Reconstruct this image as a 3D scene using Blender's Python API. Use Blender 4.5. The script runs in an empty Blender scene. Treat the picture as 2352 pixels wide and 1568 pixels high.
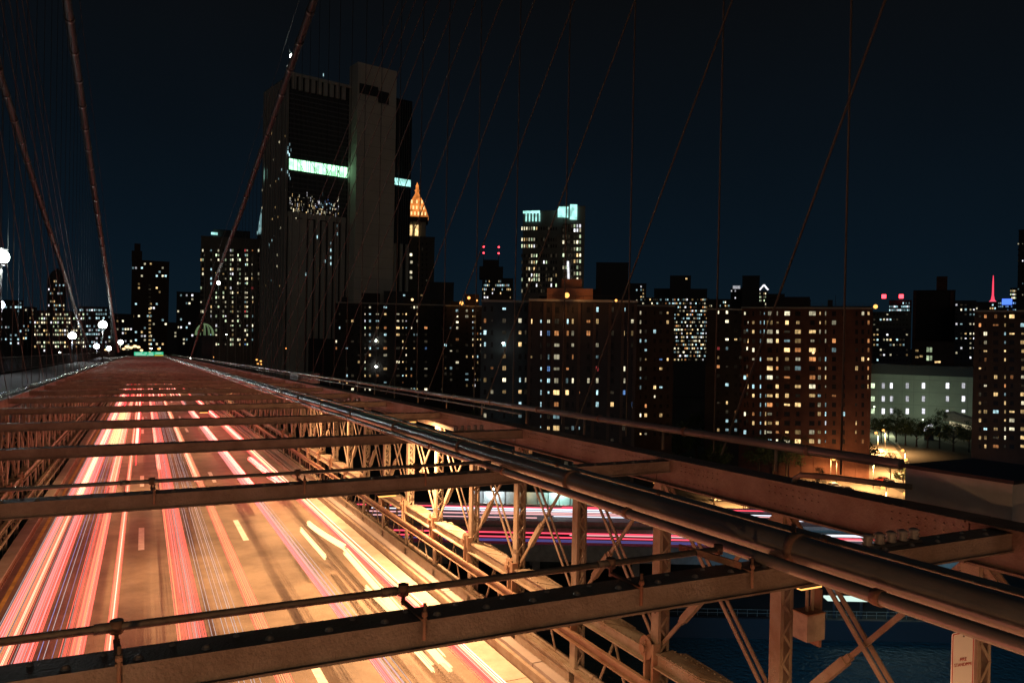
import bpy, bmesh, math, random
from mathutils import Vector, Matrix, Euler
random.seed(11)
sc = bpy.context.scene
COL = sc.collection

# ------------------------------------------------------------ camera, sky, light, exposure
EYE = Vector((0, 0, 43.0))
F = 1770.0                      # focal length in units of a 2352 wide picture
PSI, PIT, ROL = math.atan(846 / F), 12 / F, 0.02
_f = Vector((math.sin(PSI) * math.cos(PIT), math.cos(PSI) * math.cos(PIT), -math.sin(PIT)))
_r = Vector((math.cos(PSI), -math.sin(PSI), 0))
_u = _r.cross(_f)
CR = _r * math.cos(ROL) + _u * math.sin(ROL)
CU = _u * math.cos(ROL) - _r * math.sin(ROL)
cam = bpy.data.cameras.new('camera'); cam.sensor_width = 36; cam.lens = F / 2352 * 36
cam.clip_end = 9000; cam.clip_start = 0.05
co = bpy.data.objects.new('camera', cam); COL.objects.link(co)
co.matrix_world = Matrix(((CR.x, CU.x, -_f.x, EYE.x), (CR.y, CU.y, -_f.y, EYE.y), (CR.z, CU.z, -_f.z, EYE.z), (0, 0, 0, 1)))
sc.camera = co

w = bpy.data.worlds.new('World'); sc.world = w; w.use_nodes = True
nt = w.node_tree; nt.nodes.clear()
out = nt.nodes.new('ShaderNodeOutputWorld'); bg = nt.nodes.new('ShaderNodeBackground')
tc = nt.nodes.new('ShaderNodeTexCoord'); sx = nt.nodes.new('ShaderNodeSeparateXYZ'); rp = nt.nodes.new('ShaderNodeValToRGB')
nt.links.new(tc.outputs['Generated'], sx.inputs[0]); nt.links.new(sx.outputs['Z'], rp.inputs[0])
e = rp.color_ramp.elements
e[0].position = 0.0; e[0].color = (.0036, .0100, .0165, 1)
e[1].position = 0.42; e[1].color = (.0030, .0034, .0040, 1)
m = rp.color_ramp.elements.new(.10); m.color = (.0028, .0078, .0140, 1)
m = rp.color_ramp.elements.new(.24); m.color = (.0026, .0052, .0085, 1)
sn = nt.nodes.new('ShaderNodeTexNoise'); sn.inputs['Scale'].default_value = 3.0; sn.inputs['Detail'].default_value = 4
sm = nt.nodes.new('ShaderNodeMapRange'); sm.inputs['To Min'].default_value = .82; sm.inputs['To Max'].default_value = 1.18
nt.links.new(tc.outputs['Generated'], sn.inputs['Vector']); nt.links.new(sn.outputs['Fac'], sm.inputs['Value']); nt.links.new(sm.outputs[0], bg.inputs[1])
nt.links.new(rp.outputs[0], bg.inputs[0])
nt.links.new(bg.outputs[0], out.inputs[0])

# the glow of the city behind the camera, as one very soft, weak, warm sun
sd = bpy.data.lights.new('city_glow', 'SUN'); sd.energy = 0.085; sd.angle = math.radians(60); sd.color = (1, .82, .64)
so = bpy.data.objects.new('city_glow', sd); COL.objects.link(so)
so.rotation_euler = Vector((.35, 1.0, -.22)).to_track_quat('-Z', 'Y').to_euler()
sc.view_settings.view_transform = 'Standard'; sc.view_settings.look = 'None'
sc.view_settings.exposure = 0; sc.view_settings.gamma = 1; sc.view_settings.use_curve_mapping = False

LAMP_K = 2.15        # bridge lamps
# ------------------------------------------------------------ geometry helpers
GR = 0.025          # the bridge falls 2.5 cm per metre
def B(X, Y, h):     # bridge coordinates: across, along, metres below the eye
    return Vector((X, Y, 43 - h - GR * Y))
def ray(x, y): return CR * ((x - 1176) / F) + CU * ((784 - y) / F) + _f
def at(x, y, d): return EYE + ray(x, y) * d
def at_z(x, y, z):
    r = ray(x, y); return EYE + r * ((z - EYE.z) / r.z)

class MB:
    def __init__(s): s.v = []; s.f = []; s.m = []; s.sm = []
    def quadbox(s, P, mi=0):
        n = len(s.v); s.v += [tuple(p) for p in P]
        for q in ((0,3,2,1),(4,5,6,7),(0,1,5,4),(1,2,6,5),(2,3,7,6),(3,0,4,7)):
            s.f.append(tuple(n + i for i in q)); s.m.append(mi); s.sm.append(False)
    def box(s, a, b, mi=0):
        x0, y0, z0 = a; x1, y1, z1 = b
        if x0 > x1: x0, x1 = x1, x0
        if y0 > y1: y0, y1 = y1, y0
        if z0 > z1: z0, z1 = z1, z0
        s.quadbox([(x0,y0,z0),(x1,y0,z0),(x1,y1,z0),(x0,y1,z0),(x0,y0,z1),(x1,y0,z1),(x1,y1,z1),(x0,y1,z1)], mi)
    def bbox(s, X0, X1, Y0, Y1, h0, h1, mi=0):   # box in bridge coordinates (h0 upper, h1 lower)
        s.quadbox([B(X0,Y0,h1),B(X1,Y0,h1),B(X1,Y1,h1),B(X0,Y1,h1),B(X0,Y0,h0),B(X1,Y0,h0),B(X1,Y1,h0),B(X0,Y1,h0)], mi)
    def bar(s, p, q, a, b, side=Vector((1,0,0)), mi=0):   # a along 'side', b across
        p = Vector(p); q = Vector(q); d = (q - p).normalized()
        sd_ = (side - d * side.dot(d)).normalized(); t = d.cross(sd_)
        c = [(-a/2,-b/2),(a/2,-b/2),(a/2,b/2),(-a/2,b/2)]
        s.quadbox([p + sd_*i + t*j for i, j in c] + [q + sd_*i + t*j for i, j in c], mi)
    def tube(s, pts, r, n=8, mi=0, cap=True, rr=None):
        pts = [Vector(p) for p in pts]; base = len(s.v); N = len(pts)
        up = Vector((0, 0, 1))
        for i, p in enumerate(pts):
            d = (pts[min(i+1, N-1)] - pts[max(i-1, 0)]).normalized()
            a = d.cross(up)
            if a.length < 1e-3: a = d.cross(Vector((1, 0, 0)))
            a.normalize(); b = d.cross(a)
            R = rr[i] if rr else r
            for k in range(n):
                t = 2 * math.pi * k / n
                s.v.append(tuple(p + a * (R * math.cos(t)) + b * (R * math.sin(t))))
        for i in range(N - 1):
            for k in range(n):
                k2 = (k + 1) % n
                s.f.append((base+i*n+k, base+i*n+k2, base+(i+1)*n+k2, base+(i+1)*n+k)); s.m.append(mi); s.sm.append(True)
        if cap:
            s.f.append(tuple(base + k for k in range(n))[::-1]); s.m.append(mi); s.sm.append(False)
            s.f.append(tuple(base + (N-1)*n + k for k in range(n))); s.m.append(mi); s.sm.append(False)
    def dome(s, p, r, mi=0, n=6, up=Vector((0,0,1))):
        p = Vector(p); a = up.orthogonal().normalized(); b = up.cross(a); base = len(s.v)
        for rr, hh in ((1, 0), (.8, .45), (.35, .7)):
            for k in range(n):
                t = 2*math.pi*k/n
                s.v.append(tuple(p + (a*math.cos(t) + b*math.sin(t))*r*rr + up*r*hh))
        for i in range(2):
            for k in range(n):
                k2 = (k+1) % n
                s.f.append((base+i*n+k, base+i*n+k2, base+(i+1)*n+k2, base+(i+1)*n+k)); s.m.append(mi); s.sm.append(True)
        s.f.append(tuple(base+2*n+k for k in range(n))); s.m.append(mi); s.sm.append(True)
    def quad(s, P, mi=0):
        n = len(s.v); s.v += [tuple(p) for p in P]; s.f.append(tuple(range(n, n + len(P)))); s.m.append(mi); s.sm.append(False)
    def mesh(s, name, mats):
        me = bpy.data.meshes.new(name); me.from_pydata(s.v, [], s.f)
        for m_ in (mats if isinstance(mats, (list, tuple)) else [mats]): me.materials.append(m_)
        me.polygons.foreach_set('material_index', s.m); me.polygons.foreach_set('use_smooth', s.sm)
        me.update(); return me
    def build(s, name, mats, parent=None, loc=None):
        me = s.mesh(name, mats)
        if loc is not None:
            loc = Vector(loc); me.transform(Matrix.Translation(-loc))
        o = bpy.data.objects.new(name, me); COL.objects.link(o)
        if loc is not None and parent is None: o.location = loc
        if parent is not None: put(o, parent)
        return o
def put(o, parent):      # parent keeping world place
    o.parent = parent
    o.matrix_parent_inverse = (Matrix.Translation(Vector(parent['_w'])) ).inverted() if '_w' in parent else Matrix()
def empty(name, loc=(0, 0, 0), rz=0.0):
    o = bpy.data.objects.new(name, None); COL.objects.link(o); o.location = loc; o.rotation_euler = (0, 0, rz); o.empty_display_size = .3
    return o
def tag(o, label=None, cat=None, group=None, kind=None):
    if label: o['label'] = label
    if cat: o['category'] = cat
    if group: o['group'] = group
    if kind: o['kind'] = kind
    return o
def root_b(name, loc, label, cat, group=None):   # thing whose parts are written in world coordinates
    o = empty(name, loc); o['_w'] = tuple(loc); return tag(o, label, cat, group)
def copy_tree(o, parent=None):
    c = o.copy(); COL.objects.link(c)
    if parent: c.parent = parent
    for ch in [q for q in o.children]: copy_tree(ch, c)
    return c

# ------------------------------------------------------------ materials
def mat(name, col, rough=.6, metal=0.0, noise=0.0, scale=4.0, col2=None, bump=0.0, bscale=None, spec=None):
    m_ = bpy.data.materials.new(name); m_.use_nodes = True; n = m_.node_tree; b = n.nodes['Principled BSDF']
    b.inputs['Base Color'].default_value = (*col, 1); b.inputs['Roughness'].default_value = rough; b.inputs['Metallic'].default_value = metal
    if spec is not None: b.inputs['Specular IOR Level'].default_value = spec
    if noise or bump:
        t = n.nodes.new('ShaderNodeTexCoord'); g = n.nodes.new('ShaderNodeNewGeometry')
        nz = n.nodes.new('ShaderNodeTexNoise'); nz.inputs['Scale'].default_value = scale; nz.inputs['Detail'].default_value = 6; nz.inputs['Roughness'].default_value = .65
        n.links.new(g.outputs['Position'], nz.inputs['Vector'])
        if noise:
            r_ = n.nodes.new('ShaderNodeValToRGB'); c2 = col2 or tuple(c * (1 - noise) for c in col)
            r_.color_ramp.elements[0].position = .36; r_.color_ramp.elements[0].color = (*c2, 1)
            r_.color_ramp.elements[1].position = .62; r_.color_ramp.elements[1].color = (*col, 1)
            n.links.new(nz.outputs['Fac'], r_.inputs[0]); n.links.new(r_.outputs[0], b.inputs['Base Color'])
        if bump:
            n2 = n.nodes.new('ShaderNodeTexNoise'); n2.inputs['Scale'].default_value = bscale or scale * 8; n2.inputs['Detail'].default_value = 3
            n.links.new(g.outputs['Position'], n2.inputs['Vector'])
            bp = n.nodes.new('ShaderNodeBump'); bp.inputs['Strength'].default_value = bump; bp.inputs['Distance'].default_value = .02
            n.links.new(n2.outputs['Fac'], bp.inputs['Height']); n.links.new(bp.outputs[0], b.inputs['Normal'])
    return m_
def emit(name, col, s=1.0, sample=False, vary=0.0, tex=0.0, texscale=.9):
    m_ = bpy.data.materials.new(name); m_.use_nodes = True; n = m_.node_tree; n.nodes.clear()
    o = n.nodes.new('ShaderNodeOutputMaterial'); em = n.nodes.new('ShaderNodeEmission')
    em.inputs[0].default_value = (*col, 1); em.inputs[1].default_value = s
    n.links.new(em.outputs[0], o.inputs[0])
    last = None
    if vary:
        oi = n.nodes.new('ShaderNodeObjectInfo'); mp = n.nodes.new('ShaderNodeMapRange')
        mp.inputs['To Min'].default_value = s * (1 - vary) * .6; mp.inputs['To Max'].default_value = s * (1 + vary)
        pw_ = n.nodes.new('ShaderNodeMath'); pw_.operation = 'POWER'; pw_.inputs[1].default_value = 1.7
        n.links.new(oi.outputs['Random'], pw_.inputs[0]); n.links.new(pw_.outputs[0], mp.inputs['Value']); last = mp.outputs[0]
    if tex:
        g = n.nodes.new('ShaderNodeNewGeometry'); nz = n.nodes.new('ShaderNodeTexNoise'); nz.inputs['Scale'].default_value = texscale
        n.links.new(g.outputs['Position'], nz.inputs['Vector'])
        m2 = n.nodes.new('ShaderNodeMapRange'); m2.inputs['From Min'].default_value = .35; m2.inputs['From Max'].default_value = .65
        m2.inputs['To Min'].default_value = 1 - tex; m2.inputs['To Max'].default_value = 1 + tex
        n.links.new(nz.outputs['Fac'], m2.inputs['Value'])
        mu = n.nodes.new('ShaderNodeMath'); mu.operation = 'MULTIPLY'
        if last: n.links.new(last, mu.inputs[0])
        else: mu.inputs[0].default_value = s
        n.links.new(m2.outputs[0], mu.inputs[1]); last = mu.outputs[0]
    if last: n.links.new(last, em.inputs[1])
    try: m_.cycles.emission_sampling = 'AUTO' if sample else 'NONE'
    except Exception: pass
    return m_
STEEL = mat('painted_steel', (.33, .29, .24), .55, 0, .45, 2.6, (.23, .165, .115), .35, 45)
STEEL_D = mat('rusty_steel', (.30, .21, .15), .6, 0, .5, 3.0, (.22, .11, .07), .3, 50)
STRUTM = mat('strut_paint', (.25, .225, .195), .5, 0, .45, 3.1, (.16, .13, .105), .35, 50)
CHORDM = mat('dark_chord_paint', (.21, .175, .15), .55, 0, .5, 2.4, (.13, .085, .065), .35, 50)  # darker copy of the truss steel for the top chord
PIPE = mat('galvanised_pipe', (.36, .35, .33), .24, .35, .25, 1.5, None, .12, 40)
CABLE = mat('wrapped_cable', (.022, .028, .030), .6, 0, .3, 1.5)
RIVET = mat('rivet_steel_lit', (.60, .50, .40), .4, .3)  # lightened to show lamplight that the rivet heads would catch
BAND = mat('cable_band_steel', (.07, .075, .075), .45, .3)
ROPE = mat('wire_rope', (.03, .038, .04), .6, 0)
ASPHALT = mat('asphalt', (.235, .195, .15), .7, 0, .45, .9, (.145, .118, .09), .5, 30)
PAINT = mat('road_paint', (.85, .84, .80), .6, 0, .25, 5)
CONC = mat('barrier_concrete', (.50, .46, .40), .75, 0, .3, 1.2, (.36, .32, .27), .3, 25)
PURP = mat('grey_barrier_paint', (.33, .30, .30), .6, 0, .2, 1.5)
WOOD = mat('promenade_planks', (.05, .04, .035), .8, 0, .3, 2)
DARK = mat('dark_metal', (.03, .03, .035), .5)
CAST = mat('cast_insulator', (.30, .30, .30), .35, 0, .2, 30)
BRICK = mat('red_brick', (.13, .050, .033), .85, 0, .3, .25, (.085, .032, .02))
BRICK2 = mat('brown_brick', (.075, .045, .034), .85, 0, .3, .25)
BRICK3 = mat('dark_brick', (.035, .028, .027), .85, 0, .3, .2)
BLUEB = mat('blue_grey_brick', (.05, .065, .072), .85, 0, .3, .2)
LIME_LIT_EDGE = mat('limestone_and_lit_parapet', (.36, .33, .28), .8, 0, .25, .1)  # also used on parapets for light caught at the roof edges
WHITEW = mat('pale_render', (.36, .41, .38), .8, 0, .2, .1, (.29, .33, .31))
FARD = mat('far_masonry', (.05, .05, .055), .9)
GLASSD = mat('dark_curtain_wall', (.024, .027, .031), .25, 0, spec=.3)
RIBL = mat('concrete_rib', (.40, .37, .335), .8, 0, .2, .05)
SLAB = mat('concrete_slab_face', (.52, .47, .41), .85, 0, .15, .05)
FRAME = mat('window_frame', (.05, .045, .04), .6)
UNLIT = mat('unlit_pane', (.014, .013, .013), .5, spec=.2)
STREET = mat('street_asphalt', (.17, .15, .13), .85, 0, .3, .15)
GROUND = mat('city_ground', (.035, .033, .03), .9, 0, .3, .05)
GRASSM = mat('verge_grass', (.04, .06, .02), .9, 0, .4, .4)
for _n in []: pass
LEAF = mat('tree_leaf', (.05, .085, .03), .7)
BARK = mat('tree_bark', (.08, .06, .045), .9)
WATER = mat('river_water', (.03, .085, .10), .30, 0, 0, 1, None, 1.0, 1.1)
_b = [n_ for n_ in WATER.node_tree.nodes if n_.type == 'BUMP'][0]; _b.inputs['Distance'].default_value = .45
WHITEP = mat('white_vehicle_paint', (.75, .75, .74), .35)
SILVER = mat('silver_vehicle_paint', (.35, .35, .36), .3, .5)
REDP = mat('red_vehicle_paint', (.35, .04, .03), .35)
TYRE = mat('tyre_rubber', (.02, .02, .02), .8)
CARGL = mat('vehicle_glass', (.02, .02, .025), .1)
SIGNW = mat('sign_white', (.95, .97, 1.0), .4)
SIGNR = mat('sign_red', (.38, .03, .04), .5)
RUSTP = mat('stencil_paint', (.06, .035, .03), .7)
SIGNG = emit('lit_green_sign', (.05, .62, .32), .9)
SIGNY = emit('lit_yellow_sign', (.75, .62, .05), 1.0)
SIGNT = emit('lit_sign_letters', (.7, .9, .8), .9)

PAL0 = None
WC = {  # lit windows
 'warm': emit('window_warm', (1, .66, .28), .95, False, .7, .45),
 'pale': emit('window_pale', (1, .90, .60), 1.1, False, .7, .45),
 'cool': emit('window_cool', (.55, .88, .95), .9, False, .7, .45),
 'green': emit('window_green', (.8, 1, .62), 1.0, False, .6, .4),
 'orange': emit('window_orange', (1, .40, .14), .55, False, .6, .4),
 'blue': emit('window_blue', (.22, .45, 1), .8, False, .5, .4),
 'red': emit('window_red', (1, .12, .12), .6, False, .5, .3),
 'white': emit('window_white', (.93, .93, 1), 1.3, False, .5, .3),
 'dim': emit('window_dim', (.5, .40, .26), .05, False, .8, .4),
}
L_SOD = emit('sodium_lamp_glass', (1, .42, .10), 2.3)
L_WHT = emit('white_lamp_glass', (.92, 1, .88), 30)
L_BLU = emit('bluish_lamp_glass', (.75, .82, 1), 26)
L_RED = emit('red_beacon_glass', (1, .05, .07), 5)
L_GRN = emit('green_floor_light', (.42, 1, .55), 2.2, False, 0, .45, .35)
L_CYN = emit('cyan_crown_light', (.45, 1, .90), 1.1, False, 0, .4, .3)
L_ORG = emit('orange_floodlight_glow', (1, .30, .06), .85, False, 0, .45, .25)  # roof glows by itself, the floodlight is put into its colour

def point(name_parent, loc, col, power, r=.25):
    l = bpy.data.lights.new('lamp_light', 'POINT'); l.color = col; l.energy = power; l.shadow_soft_size = r
    o = bpy.data.objects.new('lamp_light', l); COL.objects.link(o)
    if name_parent is not None:
        put(o, name_parent)
        if '_w' not in name_parent: o.location = loc; return o
    o.location = loc
    return o

# ============================================================ THE SETTING
m_ = MB(); m_.quad([(-3000, 121, 2), (3500, 121, 2), (3500, 6000, 2), (-3000, 6000, 2)])
# shoreline is laid across the view
def gv(lat, dep, z):  # lateral / depth from the eye on the level
    return Vector((_r.x * lat + math.sin(PSI) * dep, _r.y * lat + math.cos(PSI) * dep, z))
g = MB(); g.quad([gv(-4000, 112, 2), gv(4000, 112, 2), gv(4000, 6500, 2), gv(-4000, 6500, 2)])
tag(g.build('ground', GROUND), kind='structure')
g = MB(); g.quadbox([gv(-600,111.2,-1),gv(600,111.2,-1),gv(600,112,-1),gv(-600,112,-1),gv(-600,111.2,2.9),gv(600,111.2,2.9),gv(600,112,2.9),gv(-600,112,2.9)])
tag(g.build('river_wall', DARK), kind='structure')
g = MB(); g.quad([gv(-4000, -2500, 0), gv(4000, -2500, 0), gv(4000, 112, 0), gv(-4000, 112, 0)])
tag(g.build('river_water', WATER), kind='structure')

# ---------------- bridge deck
YA, YB = -6.0, 236.0
g = MB(); g.bbox(-3.55, 6.45, YA, YB, 6.05, 6.45)
tag(g.build('roadway', ASPHALT), kind='structure')
g = MB()
P_ = 12.05; d0 = 4.35
for X in (.03, 3.06):
    Y = 3.35
    n = -1
    while True:
        y = Y + n * P_
        n += 1
        if y > 200: break
        if y < -6: continue
        g.bbox(X - .085, X + .085, y - 1.62, y + 1.62, 6.046, 6.0505)
tag(g.build('lane_markings', PAINT), kind='structure')
g = MB(); g.bbox(-2.98, -2.88, YA, YB, 6.046, 6.0505); tag(g.build('edge_light_strip', mat('edge_light_colour', (.55, .40, .10), .7, 0, .4, 4)), kind='structure')  # yellow light on the road's edge, put in as a coloured strip
# promenade behind the left truss
g = MB(); g.bbox(-8.0, -4.0, 2, YB, 1.62, 1.74); tag(g.build('promenade', WOOD), kind='structure')
g = MB(); g.bbox(-18.5, -8.6, 2, YB, 6.1, 6.5); tag(g.build('far_roadway', ASPHALT), kind='structure')

# ---------------- roadway edge barriers
PAN = 4.57
def run_barrier(side):
    if side > 0:
        r = root_b('roadside_barrier', B(5.9, 4, 6.05), 'low wide beige kerb barrier along the right edge of the roadway', 'barrier')
        y = YA
        for k in range(40):
            y1 = y + PAN - .02
            p = MB(); p.bbox(5.86, 6.30, y, y1, 5.80, 6.04)
            o = p.build('barrier_panel', CONC, r)
            y += PAN
        p = MB()
        p.bbox(5.825, 5.86, YA, 120, 5.83, 5.86); p.bbox(5.825, 5.86, YA, 120, 5.97, 6.0)
        for k in range(0, 240):
            yy = YA + .24 * k; p.bbox(5.815, 5.86, yy, yy + .05, 5.88, 5.95)
        o = p.build('studded_rail', STEEL_D, r); o['kind'] = 'stuff'
        r2 = root_b('pipe_channel', B(6.4, 4, 6.05), 'grey painted channel with steel ledges between kerb barrier and truss', 'barrier')
        p = MB(); p.bbox(6.33, 6.36, YA, 120, 5.66, 6.04); p.build('inner_ledge', STEEL, r2)
        p = MB(); p.bbox(6.31, 6.39, YA, 120, 5.62, 5.66); p.build('ledge_cap', STEEL, r2)
        y = YA
        for k in range(28):
            p = MB(); p.bbox(6.40, 6.62, y, y + PAN - .03, 5.56, 6.0); p.build('channel_panel', PURP, r2); y += PAN
        p = MB(); p.bbox(6.56, 6.66, YA, 120, 5.28, 5.34); p.bbox(6.60, 6.63, YA, 120, 5.34, 5.56); p.build('outer_ledge', STEEL, r2)
        p = MB(); p.tube([B(6.70, YA, 5.27), B(6.70, 60, 5.27), B(6.70, 120, 5.27)], .045, 8)
        for k in range(30): p.tube([B(6.70, 1.5 + PAN*k, 5.27), B(6.70, 1.62 + PAN*k, 5.27)], .056, 8)
        p.build('edge_pipe', STEEL, r2)
    else:
        r = root_b('roadside_barrier', B(-3.2, 4, 6.05), 'beige kerb barrier along the left edge of the roadway', 'barrier')
        y = YA
        for k in range(40):
            p = MB(); p.bbox(-3.46, -3.14, y, y + PAN - .02, 5.80, 6.04); p.build('barrier_panel', CONC, r); y += PAN
        p = MB()
        for k in range(0, 300):
            yy = YA + .2 * k; p.bbox(-3.14, -3.10, yy, yy + .05, 5.9, 5.97)
        p.bbox(-3.14, -3.11, YA, 120, 5.84, 5.87)
        o = p.build('studded_rail', STEEL_D, r); o['kind'] = 'stuff'
        r2 = root_b('rail_beam', B(-3.5, 4, 5.3), 'long riveted rail beam beside the left truss', 'rail')
        p = MB(); p.bbox(-3.52, -3.48, YA, 120, 5.0, 5.12); p.bbox(-3.54, -3.44, YA, 120, 4.98, 5.0); p.bbox(-3.54,-3.44,YA,120,5.12,5.14)
        p.build('beam', STEEL, r2)
        p = MB(); p.tube([B(-3.50, YA, 5.5), B(-3.50, 60, 5.5), B(-3.5, 120, 5.5)], .04, 8); p.build('edge_pipe', STEEL, r2)
run_barrier(1); run_barrier(-1)

# ---------------- trusses
BAY = 2.285; Y0 = 4.36
def txt_mesh(body, size, extrude=.0015):
    c = bpy.data.curves.new('lettering', 'FONT'); c.body = body; c.size = size; c.extrude = extrude; c.align_x = 'CENTER'; c.align_y = 'CENTER'
    o = bpy.data.objects.new('lettering', c); COL.objects.link(o)
    dg = bpy.context.evaluated_depsgraph_get(); me = bpy.data.meshes.new_from_object(o.evaluated_get(dg))
    bpy.data.objects.remove(o); return me

def truss(XT, sgn, label, y_near, y_mid, y_far):
    """XT: road-side face; sgn: +1 when the truss lies to the right of the road"""
    r = root_b('stiffening_truss', B(XT, Y0, 6.05), label, 'truss')
    a = XT; b = XT + sgn * .19; c = (a + b) / 2
    top0, top1 = 1.42, 1.80
    # top chord in lengths
    n0 = -4
    y = Y0 + BAY * n0
    while y < y_far:
        L = BAY * 2 if y < 60 else BAY * 12
        y1 = min(y + L, y_far)
        p = MB()
        p.bbox(a - .03*sgn, a + .005*sgn, y, y1 - .015, top0 + .02, top1)
        p.bbox(b - .005*sgn, b + .03*sgn, y, y1 - .015, top0 + .02, top1)
        p.bbox(a - .09*sgn, b + .09*sgn, y, y1 - .015, top0, top0 + .018)
        p.bbox(a - .08*sgn, a - .031*sgn, y, y1 - .015, top1 - .02, top1)
        if y < 40 and sgn > 0:
            k = y + .08
            while k < y1 - .05:
                p.dome(B(a - .065*sgn, k, top0), .014); 
                k += .13 if y < 20 else .26
            for k in range(int((y1-y)/.09)):
                if (k // 9) % 2 == 0:
                    for hh in (1.50, 1.57, 1.70): p.dome(B(a - .031*sgn, y + .05 + k*.09, hh), .013, up=Vector((-sgn, 0, 0)), n=5)
        p.build('top_chord', CHORDM, r); y = y1
    # post mesh (shared)
    def post_mesh(detail=True):
        p = MB(); H0, H1 = top1, 5.55 if sgn > 0 else 6.0
        p.box((0, -.085, -H1), (.02*sgn, .085, -H0)); p.box((.17*sgn, -.085, -H1), (.19*sgn, .085, -H0))
        for ys in (-.085, .085):
            p.box((.02*sgn, ys - .006, -H1), (.045*sgn, ys + .006, -H0)); p.box((.145*sgn, ys - .006, -H1), (.17*sgn, ys + .006, -H0))
            z = -H1; k = 0
            st = .17 if detail else .34
            while z < -H0 - st:
                x0, x1 = (.03, .16) if k % 2 == 0 else (.16, .03)
                p.bar((x0*sgn, ys + (.012 if ys > 0 else -.012), z), (x1*sgn, ys + (.012 if ys > 0 else -.012), z + st), .03, .008, Vector((1, 0, 0)))
                z += st; k += 1
        return p.mesh('post', STEEL)
    pm = post_mesh(); pm2 = post_mesh(False)
    def add(name, me, Y, X=None, up=0):
        o = bpy.data.objects.new(name, me); COL.objects.link(o); o.location = B(X if X is not None else a, Y, 0) + Vector((0,0,up)); put(o, r); return o
    # diagonals
    def diag_mesh():
        p = MB(); cx = .095 * sgn
        for dx in (-.05, .05):
            p.bar((cx + dx, 0, -4.15), (cx + dx, BAY, -1.72 - GR*BAY), .018, .055, Vector((1, 0, 0)))
        return p.mesh('diagonal_bar', STEEL)
    def rod_mesh():
        p = MB(); cx = .095 * sgn
        A_ = Vector((cx, 0, -1.72)); Z_ = Vector((cx, BAY, -4.15 - GR*BAY))
        p.bar(A_, Z_, .03, .05, Vector((1, 0, 0)))
        m1 = A_.lerp(Z_, .60); m2 = A_.lerp(Z_, .78)
        p.bar(m1, m2, .085, .095, Vector((1, 0, 0)))
        p.bar(A_.lerp(Z_, .575), m1, .06, .07, Vector((1, 0, 0))); p.bar(m2, A_.lerp(Z_, .80), .06, .07, Vector((1, 0, 0)))
        return p.mesh('tie_rod', STEEL)
    def low_mesh():
        p = MB(); cx = .095 * sgn
        p.bar((cx - .03, BAY*.5, -4.4), (cx - .03, 0, -6.6), .02, .045); p.bar((cx + .03, BAY*.5, -4.4), (cx + .03, BAY, -6.6), .02, .045)
        return p.mesh('lower_brace', STEEL)
    dm, rm, lm = diag_mesh(), rod_mesh(), low_mesh()
    # mid chord segment + gusset
    def chord_mesh():
        p = MB(); z = -4.2; s_ = sgn
        q = lambda x0, x1, y0, y1, z0, z1: p.quadbox([(x0,y0,z0-GR*y0),(x1,y0,z0-GR*y0),(x1,y1,z0-GR*y1),(x0,y1,z0-GR*y1),(x0,y0,z1-GR*y0),(x1,y0,z1-GR*y0),(x1,y1,z1-GR*y1),(x0,y1,z1-GR*y1)])
        x0, x1 = sorted((-.02*s_, .00)); q(x0, x1, .10, BAY-.10, z-.16, z)
        x0, x1 = sorted((.21*s_, .19*s_)); q(x0, x1, .10, BAY-.10, z-.16, z)
        x0, x1 = sorted((-.10*s_, .0)); q(x0, x1, .10, BAY-.10, z-.18, z-.16)
        x0, x1 = sorted((-.06*s_, .25*s_)); q(x0, x1, .10, BAY-.10, z, z+.014)
        # tapered gusset plate on top, its rivets
        g0 = 1.25
        p.quadbox([(-.05*s_, g0, z+.016-GR*g0), (.28*s_, g0-.4, z+.016-GR*g0), (.33*s_, BAY-.3, z+.016-GR*BAY), (-.05*s_, BAY-.12, z+.016-GR*BAY),
                   (-.05*s_, g0, z+.03-GR*g0), (.28*s_, g0-.4, z+.03-GR*g0), (.33*s_, BAY-.3, z+.03-GR*BAY), (-.05*s_, BAY-.12, z+.03-GR*BAY)] if s_ > 0 else
                  [(-.33, BAY-.3, z+.016-GR*BAY), (-.28, g0-.4, z+.016-GR*g0), (.05, g0, z+.016-GR*g0), (.05, BAY-.12, z+.016-GR*BAY),
                   (-.33, BAY-.3, z+.03-GR*BAY), (-.28, g0-.4, z+.03-GR*g0), (.05, g0, z+.03-GR*g0), (.05, BAY-.12, z+.03-GR*BAY)])
        for k in range(17):
            y = .2 + k * .118
            p.dome((-.035*s_, y, z + .014 - GR*y + (.014 if y > g0 else 0)), .016, n=5)
            p.dome((.225*s_, y, z + .014 - GR*y + (.014 if y > g0-.3 else 0)), .016, n=5)
            p.dome((-.02*s_, y, z - .04 - GR*y), .014, n=5, up=Vector((-s_, 0, 0)))
            if k > 8: p.dome((-.02*s_, y, z - .10 - GR*y), .014, n=5, up=Vector((-s_, 0, 0)))
        return p.mesh('lower_chord', STEEL)
    def knuckle_mesh():
        p = MB(); s_ = sgn; z = -4.2
        # two upright plates and rounded pin plates
        for ys in (-.095, .095):
            p.box((-.10*s_, ys - .02, z - .42), (.02*s_, ys + .02, z + .14))
        for xs in (-.07, .03, .20):
            ring = []
            n = 14
            for k in range(n):
                t = 2*math.pi*k/n; ring.append((.10 + .17*math.cos(t)*.9, z + .03 + .17*math.sin(t)))
            for side in (0, 1):
                pass
            base = len(p.v)
            for dx in (-.009, .009):
                for (yy, zz) in ring: p.v.append(((xs+dx)*s_, yy, zz))
            p.f.append(tuple(base + k for k in range(n))); p.m.append(0); p.sm.append(False)
            p.f.append(tuple(base + n + k for k in range(n))[::-1]); p.m.append(0); p.sm.append(False)
            for k in range(n):
                k2 = (k+1) % n; p.f.append((base+k, base+n+k, base+n+k2, base+k2)); p.m.append(0); p.sm.append(True)
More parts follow.
